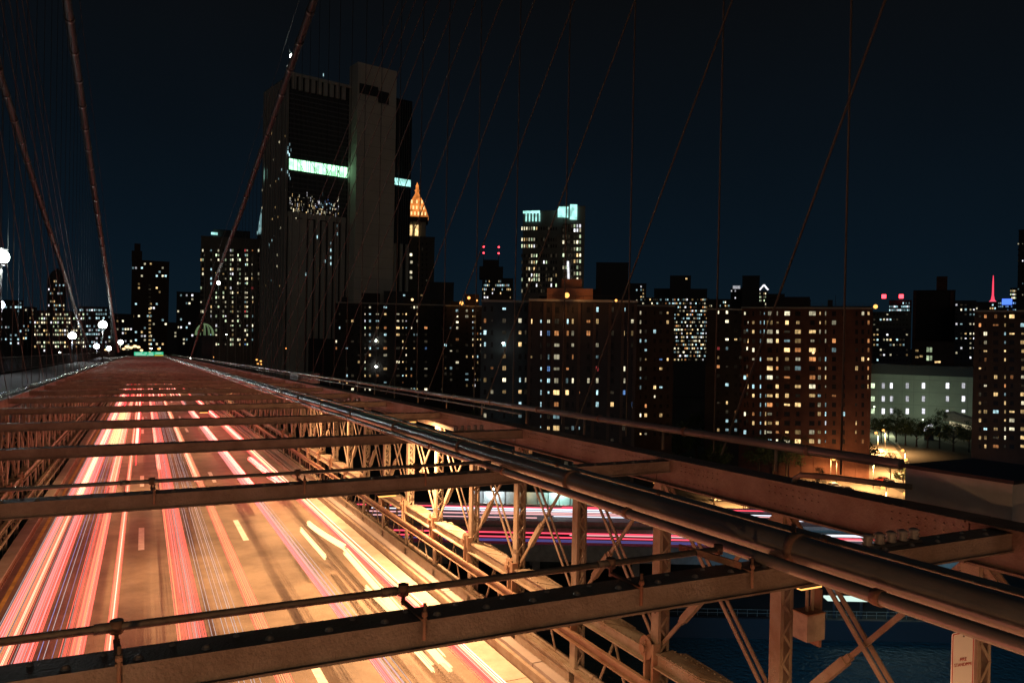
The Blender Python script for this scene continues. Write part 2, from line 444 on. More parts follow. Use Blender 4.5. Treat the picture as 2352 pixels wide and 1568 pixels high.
        p.tube([(-.14*s_, .10, z+.03), (.24*s_, .10, z+.03)], .045, 10)
        p.tube([(-.15*s_, .10, z+.03), (-.125*s_, .10, z+.03)], .065, 6)
        return p.mesh('pin_plate', STEEL_D)
    cm, km = chord_mesh(), knuckle_mesh()
    i = -3
    while True:
        Y = Y0 + BAY * i
        if Y > y_mid: break
        add('post', pm if Y < y_near else pm2, Y)
        add('diagonal', dm, Y); add('tie_rod', rm, Y)
        add('lower_chord', cm, Y)
        if Y < y_near: add('pin_plate', km, Y)
        add('lower_brace', lm, Y)
        i += 1
    # the far run, too small to tell apart
    p = MB()
    while Y < y_far:
        for hh0, hh1 in ((top1, 6.0),): p.bbox(a, b, Y - .08, Y + .08, hh0, hh1)
        p.bar(B(c, Y, 4.15), B(c, Y + BAY, 1.75), .05, .06); p.bar(B(c, Y, 1.75), B(c, Y + BAY, 4.15), .05, .06)
        Y += BAY
    p.bbox(a - .02*sgn, b + .02*sgn, y_mid, y_far, 4.2, 4.36)
    o = p.build('far_truss_work', STEEL, r); o['kind'] = 'stuff'
    if sgn > 0:
        # road-side rail beam on the truss and the stencilled post numbers
        p = MB(); p.bbox(a - .10, a - .07, -6, 110, 4.62, 4.74); p.bbox(a - .16, a - .07, -6, 110, 4.60, 4.62); p.bbox(a - .16, a - .07, -6, 110, 4.74, 4.755); p.bbox(a-.16,a-.15,-6,110,4.58,4.60)
        p.build('rail_beam', STEEL_D, r)
        for num, k, hh in (('8', 2, 3.62), ('10', 4, 3.86), ('12', 6, 3.9), ('14', 8, 3.9)):
            me = txt_mesh(num, .13, .002); me.materials.append(RUSTP)
            o = bpy.data.objects.new('stencilled_number', me); COL.objects.link(o)
            o.location = B(a - .004, Y0 + BAY*k, hh); o.rotation_euler = (math.pi/2, 0, -math.pi/2); put(o, r)
    return r
TR = truss(6.6, 1, 'tall riveted steel truss with laced posts on the right of the road', 42, 110, YB)
TL = truss(-3.6, -1, 'tall riveted steel truss between the road and the promenade', 30, 110, YB)
# outer plane floor girder under the right truss
p = MB(); p.bbox(6.7, 6.75, -6, 120, 6.6, 7.1); p.bbox(6.6, 6.9, -6, 120, 6.58, 6.6)
for k in range(50): p.bbox(6.0, 7.6, Y0 + BAY*k - .08, Y0 + BAY*k + .08, 6.46, 6.58)
o = p.build('floor_girder', STEEL_D, TR)

# ---------------- overhead struts
ORD = ['nearest', 'second nearest', 'third nearest', 'fourth nearest', 'fifth nearest', 'sixth nearest', 'seventh nearest', 'eighth nearest', 'ninth nearest', 'tenth nearest', 'eleventh nearest', 'twelfth nearest', 'thirteenth nearest', 'fourteenth nearest', 'fifteenth nearest', 'sixteenth nearest']
def strut_mesh(detail):
    p = MB(); w_ = .21; X0, X1 = -3.72, 6.98
    p.box((X0, 0, -.018), (X1, w_, 0)); p.box((X0, .006, -.145), (X1, .018, -.018)); p.box((X0, w_-.018, -.145), (X1, w_-.006, -.018))
    p.box((X0, -.012, -.158), (X1, .06, -.145)); p.box((X0, w_-.06, -.158), (X1, w_+.006, -.145))
    me = p.mesh('strut_beam', STRUTM)
    q = MB()
    x = X0 + .12; k = 0
    while x < X1:
        q.dome((x, .055, 0), .024, n=7 if detail else 5); 
        if detail: q.dome((x + .15, w_ - .05, 0), .017, n=7)
        x += .30
    return me, q.mesh('rivet_row', RIVET)
sm_, rv_ = strut_mesh(True); sm2, rv2 = strut_mesh(False)
STR = [4.05 + PAN * k for k in range(-2, 50)]; STR[2] = 3.98
struts = {}
for k, Y in enumerate(STR):
    kk = k - 2
    near = kk < 5
    if kk >= 16: lab, grp = 'one of the many distant overhead struts crossing above the road toward the green signs', 'overhead struts crossing the roadway'
    elif kk < 0: lab, grp = ('overhead strut just behind the viewpoint, out of frame' if kk == -1 else 'rearmost overhead strut, well behind the viewpoint'), 'overhead struts crossing the roadway'
    else: lab, grp = ORD[kk] + ' overhead steel strut spanning from truss to truss above the road', 'overhead struts crossing the roadway'
    if kk == 4: lab = 'fifth nearest overhead strut, its face lit bright orange'
    r = root_b('overhead_strut', B(0, Y, 1.46), lab, 'strut', grp)
    o = bpy.data.objects.new('strut_beam', sm_ if near else sm2); COL.objects.link(o); o.parent = r; beam_ = o
    if kk < 14:
        o = bpy.data.objects.new('rivets', rv_ if near else rv2); COL.objects.link(o); o.parent = beam_; o['kind'] = 'stuff'
    struts[kk] = r

# knee gussets joining struts to the right top chord
# conduits that ride above the first two struts
def strut_conduit(kk, xs0, xs1, posts, lab, bend=True):
    Y = STR[kk + 2] + .30; h = 1.46 - .085
    r = root_b('strut_conduit', B(xs0, Y, h), lab, 'pipe', 'conduits carried above the struts')
    p = MB(); p.tube([B(xs0, Y, h), B((xs0+xs1)/2, Y, h), B(xs1, Y, h)], .021, 10)
    x = xs0 + .4
    while x < xs1: p.tube([B(x, Y, h), B(x + .09, Y, h)], .0265, 10); x += 1.45
    p.build('conduit', PIPE if kk else STEEL, r)
    for x in posts:
        q = MB(); q.box((x-.018, Y-.018, 0), (x+.018, Y+.018, 0.001))
        q = MB()
        q.tube([B(x, Y, h + .03), B(x, Y, h - .035)], .032, 8)
        q.tube([B(x + .0, Y, 1.46), B(x, Y, h)], .012, 6)
        q.bar(B(x, Y, 1.44), B(x + .02, STR[kk+2] - .02, 1.45), .03, .012, Vector((1,0,0)))
        q.tube([B(x + .02, STR[kk+2] - .02, 1.36), B(x + .02, STR[kk+2] - .02, 1.56)], .010, 6)
        q.tube([B(x + .02, STR[kk+2] - .02, 1.40), B(x + .02, STR[kk+2] - .02, 1.43)], .017, 6)
        q.build('clamp', STEEL_D, r)
strut_conduit(0, -3.5, 3.70, (-.10, 1.38, 2.80, 3.70), 'thin jointed conduit clamped above the nearest strut')
strut_conduit(1, -3.5, 4.0, (.10, 1.6, 3.0), 'dark thin conduit clamped above the second nearest strut')
p = MB(); 
r = root_b('conduit_stay', B(3.62, STR[2], 1.4), 'flat orange strap bracket at the right end of the nearest conduit', 'bracket')
p.bar(B(3.45, STR[2] + .42, 1.36), B(3.62, STR[2] - .02, 1.40), .014, .045, Vector((1,0,0))); p.build('strap', STEEL_D, r)

# ---------------- long pipe bundle over the struts, and the rail pipe above the truss
def long_pipe(X, h, rad, lab, y0=-1.0, y1=200, joint=4.6, off=0, material=PIPE, bow=0.0, group='pipes running over the struts', jr=1.18):
    r = root_b('long_pipe', B(X, 4, h), lab, 'pipe', group)
    p = MB(); ys = [y0 + (y1 - y0) * (i / 60) ** 1.6 for i in range(61)]
    p.tube([B(X + bow*math.sin(y*.11+off), y, h + .4*bow*math.sin(y*.23+off)) for y in ys], rad, 14); p.build('pipe', material, r)
    y = y0 + .8 + off
    while y < 60:
        xx = X + bow*math.sin(y*.11+off); hh = h + .4*bow*math.sin(y*.23+off)
        q = MB(); q.tube([B(xx, y, hh), B(xx, y + .06, hh)], rad * jr, 14); y += joint; q.build('coupling', STEEL_D, r)
    return r
long_pipe(4.10, 1.335, .098, 'thickest galvanised pipe of the bundle lying across the struts', joint=3.1, off=1.0)
long_pipe(4.33, 1.36, .062, 'medium pipe on the truss side of the pipe bundle', joint=3.1, off=.3)
long_pipe(3.90, 1.405, .043, 'thin pipe on the road side of the pipe bundle', joint=2.6, off=.7, bow=.012)
long_pipe(4.24, 1.245, .024, 'slim conduit resting on top of the pipe bundle', joint=1.9, off=.2, bow=.02)
q = MB()
for kk in range(-1, 30):
    y = STR[kk+2] + .1; q.bbox(3.84, 4.42, y - .02, y + .02, 1.445, 1.459); q.bbox(4.205, 4.215, y-.02, y+.02, 1.2, 1.445)
tag(q.build('pipe_saddles', STEEL_D), 'small steel saddles carrying the pipe bundle on the struts', 'bracket')['kind'] = 'stuff'
rr = long_pipe(7.05, 1.10, .055, 'large hand rail pipe carried on short stubs above the right truss', y0=5.4, y1=230, joint=2.285, off=.4, group=None)
q = MB()
for k in range(0, 60):
    Y = Y0 + BAY*k + .5
    if Y < 5.5: continue
    q.tube([B(7.05, Y, 1.42), B(7.05, Y, 1.12)], .02, 6)
q.build('stubs', STEEL, rr)['kind'] = 'stuff'
long_pipe(6.93, 1.22, .022, 'thin conduit just below the rail pipe on the right truss', y0=14, y1=230, joint=4.57, off=.2, group=None)
# left chord conduit
long_pipe(-3.78, 1.37, .05, 'shiny conduit on top of the left truss chord', y0=2, y1=220, joint=2.3, off=.2, group=None)
long_pipe(-3.66, 1.38, .03, 'second thinner conduit on top of the left truss chord', y0=2, y1=220, joint=2.3, off=1.2, group=None)
# bent conduit behind the far end of strut
r = root_b('bent_conduit', B(6.4, 6.9, 1.9), 'bent conduit rising out of the truss and turning toward the grey housing', 'pipe')
p = MB(); pts = [at(1822, 1235, 9.0), at(1822, 1150, 8.8), at(1822, 1115, 8.7), at(1826, 1098, 8.65), at(1840, 1090, 8.55), at(1900, 1094, 8.3), at(2010, 1108, 7.9), at(2095, 1118, 7.7)]
p.tube(pts, .03, 8); p.build('conduit', STEEL, r)

# grey housings on the outside of the truss
def housing(Ya, Yb, lab):
    r = root_b('utility_housing', B(7.4, Ya, 1.6), lab, 'housing', 'grey housings on the right truss')
    p = MB(); p.bbox(7.0, 8.1, Ya, Yb, 1.12, 1.60); hb_ = p.build('box', mat('housing_paint', (.66, .66, .62), .6, 0, .2, 2), r)
    p = MB(); p.bbox(6.97, 8.13, Ya - .03, Yb + .03, 1.085, 1.118); p.build('lid', DARK, hb_)
    p = MB(); p.bbox(7.05, 7.12, Ya + .1, Ya + .17, 1.6, 1.9); p.bbox(7.05, 7.12, Yb - .17, Yb - .1, 1.6, 1.9); p.build('bracket', STEEL_D, r)
housing(4.25, 5.32, 'large grey utility housing with a dark lid at the right edge')
housing(39.5, 41.8, 'small far grey utility housing on the right truss rail')

# insulator racks
def rack(kk, X, lab):
    Y = STR[kk+2] + .12
    r = root_b('insulator_rack', B(X, Y, 1.46), lab, 'insulator rack', 'insulator racks on the struts')
    p = MB(); p.bbox(X - .32, X + .32, Y - .03, Y + .03, 1.435, 1.457); bb_ = p.build('base_bar', STEEL, r)
    for i in range(5):
        x = X - .26 + i * .13
        q = MB(); q.tube([B(x, Y, z) for z in (1.435, 1.42, 1.405, 1.39, 1.375, 1.36, 1.345)], .03, 10, rr=[.03, .045, .03, .045, .03, .045, .02])
        q.build('insulator', CAST, bb_)
rack(0, 5.25, 'row of ribbed insulators on the nearest strut beside the pipe bundle')
rack(2, 5.5, 'row of dark insulators on the third strut beyond the pipe bundle')
rack(4, 5.5, 'row of ribbed insulators on the fifth strut')
rack(6, 5.6, 'brightly lit row of insulators on the seventh strut')

# junction box with two conduits
r = root_b('junction_box', at(1860, 1460, 8.4), 'grey junction box with two conduits hanging on the truss post', 'junction box')
cx = at(1858, 1432, 8.35)
p = MB(); p.box((cx.x - .13, cx.y - .10, cx.z - .15), (cx.x + .13, cx.y + .10, cx.z + .13)); p.build('box', mat('junction_box_paint', (.38, .33, .28), .5, 0, .3, 8), r)
p = MB(); p.box((cx.x - .135, cx.y - .105, cx.z + .131), (cx.x + .135, cx.y + .105, cx.z + .145)); p.build('lid', STEEL_D, r)
for i, dx in enumerate((-.035, .045)):
    p = MB(); p.tube([(cx.x + dx, cx.y, cx.z + .14), (cx.x + dx, cx.y, cx.z + .42), (cx.x + dx - .05, cx.y, cx.z + .5), (cx.x + dx - .10, cx.y, cx.z + .62)], .018, 8); p.build('conduit', STEEL, r)
p = MB(); p.box((cx.x + .14, cx.y - .02, cx.z - .27), (cx.x + .17, cx.y + .12, cx.z + .36)); p.build('back_plate', STEEL_D, r)

# FIRE STANDPIPE sign
pc = at(2211, 1528, 6.35)
r = root_b('standpipe_sign', pc, 'white ribbed metal sign with red border reading FIRE STANDPIPE', 'sign')
def sign_part(name, verts_fn, m2):
    pass
W_, H_ = .235, .56
def rrect(w, h, rad, n=5):
    pts = []
    for cx_, cz_, a0 in ((w/2-rad, h/2-rad, 0), (-w/2+rad, h/2-rad, 90), (-w/2+rad, -h/2+rad, 180), (w/2-rad, -h/2+rad, 270)):
        for k in range(n + 1):
            t = math.radians(a0 + 90*k/n); pts.append((cx_ + rad*math.cos(t), cz_ + rad*math.sin(t)))
    return pts
def plate(w, h, rad, y0, y1, name, m2, hole=None):
    p = MB(); pts = rrect(w, h, rad); n = len(pts); base = 0
    if hole is None:
        p.v = [(x, y0, z) for x, z in pts] + [(x, y1, z) for x, z in pts]
        p.f = [tuple(range(n)), tuple(range(n, 2*n))[::-1]]
        for k in range(n): p.f.append((k, n + k, n + (k+1) % n, (k+1) % n))
    else:
        hp = rrect(*hole)
        p.v = [(x, y0, z) for x, z in pts] + [(x, y0, z) for x, z in hp] + [(x, y1, z) for x, z in pts] + [(x, y1, z) for x, z in hp]
        for k in range(n):
            k2 = (k+1) % n
            p.f.append((k, k2, n+k2, n+k)); p.f.append((k, 2*n+k, 2*n+k2, k2)); p.f.append((n+k, n+k2, 3*n+k2, 3*n+k))
    p.m = [0]*len(p.f); p.sm = [False]*len(p.f)
    me = p.mesh(name, m2); o = bpy.data.objects.new(name, me); COL.objects.link(o); o.parent = r; return o
r.rotation_euler = (0, 0, math.radians(-9))
panel_ = plate(W_, H_, .025, 0, .004, 'panel', SIGNW)
plate(W_ - .012, H_ - .012, .021, -.002, .0, 'border', SIGNR, (W_ - .030, H_ - .030, .014)).parent = panel_
p = MB()
for k in range(19):
    x = -.095 + k * .0105; p.box((x, -.0018, -H_/2 + .02), (x + .0045, 0, H_/2 - .02))
me = p.mesh('ribbing', mat('sign_rib', (.50, .50, .47), .5)); o = bpy.data.objects.new('ribbing', me); COL.objects.link(o); o.parent = panel_; o['kind'] = 'stuff'
for body, z in (('FIRE', .055), ('STANDPIPE', .012)):
    me = txt_mesh(body, .040 if body == 'FIRE' else .037, .001); me.materials.append(SIGNR)
    o = bpy.data.objects.new('lettering', me); COL.objects.link(o); o.parent = panel_; o.location = (0, -.0045, z); o.rotation_euler = (math.pi/2, 0, 0)
for z in (.245, -.245):
    p = MB(); p.tube([(0, -.008, z), (0, 0, z)], .006, 8); me = p.mesh('bolt', DARK); o = bpy.data.objects.new('bolt', me); COL.objects.link(o); o.parent = panel_; o.location = (0, 0, 0)
p = MB(); p.box((-.02, .0045, -.5), (.02, .03, .25)); me = p.mesh('backing_strip', STEEL_D); o = bpy.data.objects.new('backing_strip', me); COL.objects.link(o); o.parent = r; o.location = (.08, 0, 0)

# ---------------- sodium lamps under the struts
def bridge_lamp(Y, X, power, lab, kk, spread=178):
    h = 1.70
    r = root_b('roadway_lamp', B(X, Y, 1.62), lab, 'street lamp', 'sodium lamps hung under the struts')
    p = MB(); p.bbox(X - .13, X + .13, Y - .05, Y + .09, 1.625, 1.665); p.bbox(X - .02, X + .02, Y - .02, Y + .02, 1.60, 1.625); hs_ = p.build('housing', DARK, r)
    p = MB(); p.bbox(X - .10, X + .10, Y - .03, Y + .07, 1.667, 1.685); p.build('lens', L_SOD, hs_)
    l = bpy.data.lights.new('lamp_light', 'AREA'); l.shape = 'DISK'; l.size = .22; l.color = (1, .505, .215); l.energy = power * LAMP_K; l.spread = math.radians(spread)
    o = bpy.data.objects.new('lamp_light', l); COL.objects.link(o); put(o, r); o.location = B(X, Y + .02, 1.70)
LN = []
for i, (kk, X, pw) in enumerate(((-2, 2.0, 330), (-1, 5.6, 120), (3, 5.9, 640), (6, 5.0, 260), (10, 3.0, 100), (14, 5.0, 100), (19, 2.0, 90), (25, 4, 90), (32, 3, 90), (40, 3, 90))):
    bridge_lamp(STR[kk+2] + .13, X, pw, ['lamp under the strut behind the viewpoint', 'second lamp behind the viewpoint on the truss side', 'sodium lamp behind the fourth strut, close to the right truss', 'sodium lamp hung under the seventh strut',
        'sodium lamp hung under the eleventh strut','sodium lamp hung under the fifteenth strut','sodium lamp under the twentieth strut','sodium lamp under the twenty-sixth strut','sodium lamp under the thirty-third strut','farthest sodium lamp under the struts near the green signs'][i], kk)

for kk, X, pw, lab in ((0, -2.3, 230, 'added sodium fill lamp under the nearest strut above the left kerb'), (0, 4.4, 150, 'added sodium fill lamp under the nearest strut above the right lane'), (1, 2.6, 300, 'added sodium fill lamp under the second strut above the middle lane'), (2, 4.9, 260, 'added sodium fill lamp under the third strut above the right lane'), (4, 1.5, 300, 'added sodium fill lamp under the fifth strut above the middle lane'), (5, 5.6, 420, 'added sodium fill lamp under the sixth strut above the right lane'), (7, 0.5, 260, 'added sodium fill lamp under the eighth strut above the left lane')):
    bridge_lamp(STR[kk+2] + .13, X, pw * .36, lab, kk, 128)  # extra lamps added behind the struts to brighten the road
# added unseen bowl lamps behind the viewpoint, to light the nearest strut's face
for X, Y, h, pw, lab in ((-1.2, -.9, 2.7, 230, 'added unseen bowl lamp hanging below the viewpoint over the left lane'), (5.2, -1.6, 2.9, 22, 'added unseen bowl lamp hanging below the viewpoint over the right lane')):
    r = root_b('added_pendant_lamp', B(X, Y, 1.62), lab, 'street lamp', 'sodium lamps hung under the struts')
    p = MB(); p.tube([B(X, Y, 1.62), B(X, Y, h - .2)], .02, 6); p.tube([B(X, Y, h - .26), B(X, Y, h - .12)], .1, 10); p.build('stem', DARK, r)
    p = MB(); p.tube([B(X, Y, h - .11), B(X, Y, h), B(X, Y, h + .08)], .13, 10, rr=[.13, .12, .05]); p.build('bowl', L_SOD, r)
    point(r, B(X, Y, h + .25), (1, .48, .21), pw, .12)
# ---------------- main cables, suspenders and stays
CAB_L = [(-30, 44), (0, 29), (20, 22), (36, 16.9), (45, 15.1), (54, 13.2), (65, 10.7), (75, 8.6), (85, 6.6), (95, 4.4), (105, 2.1), (120, -.9), (134, -3.6)]
CAB_R = [(-30, 46), (0, 31), (20, 24), (39, 17.2), (48, 15.4), (60, 13), (71.5, 10.6), (83, 8.7), (93.6, 6.8), (110, 3.3), (128, -.8), (146, -4.8)]
def cab(Y, X=-1):   # height above the eye of the main cables
    pts = CAB_R if X > 0 else CAB_L
    for (a, b), (c_, d_) in zip(pts, pts[1:]):
        if Y <= c_:
            t = (Y - a) / (c_ - a); return b + (d_ - b) * t
    return pts[-1][1]
for X, lab in ((-3.55, 'main cable rising from between the road and the promenade, second from left'), (-7.4, 'main cable on the far side of the promenade, leftmost in view'), (7.6, 'main cable sweeping up in front of the dark office tower')):
    r = root_b('main_cable', (X, 134, 43 - 3.6), lab, 'cable', 'main suspension cables')
    p = MB(); ys = list(range(4, 147 if X > 0 else 135, 2)); p.tube([(X, y, 43 + cab(y, X)) for y in ys], .20, 14); p.build('cable', CABLE, r)
    for y in range(8, 134, 3):
        q = MB(); q.tube([(X, y, 43 + cab(y, X)), (X, y + .25, 43 + cab(y + .25, X))], .235, 10); q.build('cable_band', BAND, r)
    # hand ropes above the cable
    q = MB()
    for dx in (-.4, .4): q.tube([(X + dx, y, 43 + cab(y, X) + 1.1) for y in ys], .01, 4)
    for y in range(10, 134, 9):
        for dx in (-.4, .4): q.tube([(X + dx*.4, y, 43 + cab(y, X)), (X + dx, y, 43 + cab(y, X) + 1.1)], .01, 4)
    q.build('hand_ropes', ROPE, r)
def rope(name, p, q_, rad, lab, cat, grp):
    m1 = MB(); p = Vector(p); q_ = Vector(q_); m1.tube([p, (p+q_)/2, q_], rad, 6)
    o = m1.build(name, ROPE, None, p); tag(o, lab, cat, grp)
NTH = [
 'nearest', 'second nearest', 'third nearest', 'fourth nearest', 'fifth nearest', 'sixth nearest', 'seventh nearest', 'eighth nearest', 'ninth nearest', 'tenth nearest', 'eleventh nearest', 'twelfth nearest', 'thirteenth nearest', 'fourteenth nearest', 'fifteenth nearest', 'sixteenth nearest'] or ['nearest', 'second nearest', 'third nearest', 'fourth nearest', 'fifth nearest', 'sixth nearest', 'seventh nearest', 'eighth nearest']
for X, side, grp in ((7.6, 'right truss', 'suspenders on the right truss'), (-3.55, 'left truss', 'suspenders on the left truss'), (-7.4, 'far edge of the promenade', 'suspenders beyond the promenade')):
    k = 0; Y = Y0 + BAY
    while Y < 120:
        lab = (NTH[k] + ' upright suspender rope rising from the ' + side) if k < 16 else 'thin distant suspender rope rising from the ' + side
        rope('suspender_rope', B(X, Y, 1.42), (X, Y, 43 + cab(Y, X)), .013 if X > 0 else .010, lab, 'cable', grp)
        k += 1; Y += BAY if X > 0 else BAY * 1.0
for X, side, grp in ((7.5, 'right truss', 'diagonal stays on the right truss'), (-3.4, 'left truss', 'diagonal stays on the left truss'), (-7.55, 'far edge of the promenade', 'diagonal stays beyond the promenade')):
    for k, Yh in enumerate((4.3, 8.65, 12.8, 17.3, 21.6, 25.6, 30, 34.5, 39, 43.6, 48.2, 52.8, 57.4, 62)):
        sl = 24.7 / (Yh + 2.8)
        p0 = B(X, Yh, 1.42); L = Yh + 2
        lab = (NTH[k] + ' slanting stay running down to the ' + side) if k < 16 else 'thin distant slanting stay running down to the ' + side
        rope('diagonal_stay', p0, p0 + Vector((0, -L, L * sl)), .015 if X > 0 else .010, lab, 'cable', grp)

# ---------------- promenade railing and lamps
r = root_b('promenade_railing', B(-8.0, 10, 1.62), 'dark picket railing along the far edge of the promenade', 'railing')
p = MB(); p.bbox(-8.02, -7.98, 4, 200, .52, .56); p.bbox(-8.02, -7.98, 4, 200, 1.45, 1.49); p.build('rails', DARK, r)
p = MB()
for k in range(900): p.bbox(-8.01, -7.99, 4 + .16*k, 4.02 + .16*k, .56, 1.45)
p.build('pickets', DARK, r)['kind'] = 'stuff'
def prom_lamp(x, y, X, col, power, rad, glass, lab):
    # on the line of sight where it meets the plane of the promenade edge
    v = ray(x, y); t = (X - EYE.x) / v.x; pos = EYE + v * t
    base = B(X, pos.y, 1.62 if X > -9 else 6.1)
    r = root_b('promenade_lamp', base, lab, 'lamp', 'white lamps along the promenade')
    p = MB(); p.tube([base, (X, pos.y, pos.z - rad)], .06, 8); p.tube([(X, pos.y, pos.z - rad*1.15), (X, pos.y, pos.z - rad*.8)], rad*.6, 8); pole_ = p.build('pole', DARK, r)
    q = MB(); q.tube([(X, pos.y, pos.z + rad*math.sin(t_)) for t_ in [i*math.pi/8 - math.pi/2 for i in range(9)]], rad, 12, rr=[max(.02, rad*math.cos(i*math.pi/8 - math.pi/2)) for i in range(9)]); q.build('globe', glass, r)
    q = MB(); q.tube([(X, pos.y, pos.z + rad*1.02), (X, pos.y, pos.z + rad*1.2)], rad*.8, 10, rr=[rad*.9, rad*.2]); q.build('cap', DARK, pole_)
    o = point(r, (X, pos.y, pos.z - rad - .25), col, power, .2)
    o = point(r, (X, pos.y, pos.z + rad*1.2 + .25), col, power*.6, .2)
CW = (.9, 1, .9)
prom_lamp(3, 590, -7.6, CW, 350, .42, L_WHT, 'big glaring white lamp at the left edge of the frame')
prom_lamp(0, 700, -8.2, (.8, .85, 1), 300, .26, L_BLU, 'bluish lamp below the big glaring lamp at the left edge')
prom_lamp(166, 771, -8.3, (.8, .9, 1), 500, .46, L_WHT, 'large white lamp left of the cable foot')
prom_lamp(236, 746, -4.4, CW, 500, .46, L_WHT, 'large white lamp where the left main cable meets the deck')
prom_lamp(222, 795, -8.3, (.8, .85, 1), 300, .5, L_BLU, 'small bluish lamp between the two large white lamps')
prom_lamp(250, 800, -6.4, (1, .95, .8), 300, .45, L_WHT, 'small warm white lamp right of the bluish lamp')
prom_lamp(277, 786, -5.0, (1, .9, .7), 300, .55, L_WHT, 'warm white lamp nearest the string of orange lamps')

# far string of roadside lamps near the green signs
def far_lamp(x, y, d, rad, glass, lab, grp='street lamps beyond the end of the bridge', pole=True, col=None, power=0, zb=2.0):
    p0 = at(x, y, d); r = root_b('street_lamp', (p0.x, p0.y, zb), lab, 'street lamp', grp)
    q = MB(); q.tube([(p0.x, p0.y, zb), (p0.x, p0.y, p0.z + rad*.2)], max(.09, rad*.12), 6); q.tube([(p0.x, p0.y, p0.z + rad*.6), (p0.x, p0.y, p0.z + rad*.9)], rad*.7, 8); q.build('pole', DARK, r)
    q = MB(); q.tube([(p0.x, p0.y, p0.z + rad*.6*math.sin(t_)) for t_ in [i*math.pi/6 - math.pi/2 for i in range(7)]], rad, 10, rr=[max(.02, rad*math.cos(i*math.pi/6 - math.pi/2)) for i in range(7)]); q.build('lamp_head', glass, r)
    if power: point(r, (p0.x, p0.y, p0.z - rad - .3), col, power, .3)
    return p0
L_AMB = emit('amber_lamp_glass', (1, .62, .28), 2.6)
for i, (x, y, rd) in enumerate(((292, 796, .9), (301, 798, .8), (310, 795, .9), (318, 797, .8), (243, 803, .6), (325, 804, .7), (284, 801, .7))):
    far_lamp(x, y, 300 + i*9, rd, L_AMB, ['first','second','third','fourth','fifth','sixth','seventh'][i] + ' warm lamp of the string above the end of the bridge', power=0)
for i, (x, y, rd, gl) in enumerate(((365, 801, .7, L_SOD), (347, 800, .4, L_WHT), (126, 816, .6, L_SOD), (172, 817, .5, L_SOD), (137, 809, .4, L_WHT), (382, 828, .5, L_SOD), (438, 822, .4, L_WHT), (488, 820, .8, L_SOD), (520, 768, .3, L_WHT), (590, 826, .6, L_SOD), (599, 829, .6, L_SOD), (592, 835, .6, L_SOD), (600, 836, .6, L_SOD), (657, 800, .4, L_SOD))):
    if y > 825 and x > 580:  # the block of four amber lamps right of the bridge end
        pass
    far_lamp(x, y, 270 + 5*i, rd*.8, gl, ['orange lamp above the green signs at right','tiny white lamp above the middle green sign','orange lamp low at the left before the city','second orange lamp low at the left before the city','pale lamp low at the left above the orange one','orange lamp on the road right of the green signs','small white lamp right of the bridge end','orange double lamp below the courthouse block','pale small lamp on the courthouse block front','upper left lamp of the amber block of four','upper right lamp of the amber block of four','lower left lamp of the amber block of four','lower right lamp of the amber block of four','small orange lamp at the foot of the office tower'][i], 'street lamps between the bridge and the city')

# lights on the right main cable
for x, y, rad, lab in ((672, 130, .16, 'bright white necklace lamp on the right main cable'), (502, 650, .2, 'small necklace lamp low on the right main cable')):
    v = ray(x, y); t = 7.6 / v.x; pos = EYE + v*t
    r = root_b('cable_lamp', pos, lab, 'lamp', 'necklace lamps on the main cable')
    q = MB(); q.tube([pos + Vector((0,0,rad*math.sin(t_))) for t_ in [i*math.pi/6 - math.pi/2 for i in range(7)]], rad, 10, rr=[max(.01, rad*math.cos(i*math.pi/6 - math.pi/2)) for i in range(7)]); q.build('globe', L_WHT, r)
    q = MB(); q.tube([(pos.x, pos.y, 43 + cab(pos.y, 7.6)), pos - Vector((0,0,rad))], .03, 6); q.build('stem', DARK, r)
    point(r, pos - Vector((0, .5, 0)), CW, 60, .1)

# overhead green signs on the far gantry
gp = at(341, 815, 245)
r = root_b('sign_gantry', (gp.x, gp.y, 34.5), 'overhead gantry with two green signs and one green and yellow sign', 'road sign')
v_ = _r
def face(x0, x1, y0, y1, d, name, m2, off=0.0, th=.15):
    a_, b_, c_, d_ = at(x0, y1, d - off), at(x1, y1, d - off), at(x1, y0, d - off), at(x0, y0, d - off)
    back = Vector((math.sin(PSI), math.cos(PSI), 0)) * th
    q = MB(); q.quadbox([a_, b_, b_ + back, a_ + back, d_, c_, c_ + back, d_ + back]); return q.build(name, m2, r)
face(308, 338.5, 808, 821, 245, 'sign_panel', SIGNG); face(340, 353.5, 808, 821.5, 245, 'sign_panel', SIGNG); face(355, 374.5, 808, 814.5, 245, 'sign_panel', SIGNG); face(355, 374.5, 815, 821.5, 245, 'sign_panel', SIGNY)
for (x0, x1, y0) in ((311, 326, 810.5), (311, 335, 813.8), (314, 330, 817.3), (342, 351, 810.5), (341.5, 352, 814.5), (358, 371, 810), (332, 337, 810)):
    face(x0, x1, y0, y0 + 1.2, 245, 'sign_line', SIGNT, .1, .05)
face(304, 378, 822, 823, 245.5, 'gantry_beam', DARK); face(305, 306, 806, 832, 245.5, 'gantry_post', DARK); face(376, 377, 806, 832, 245.5, 'gantry_post', DARK)

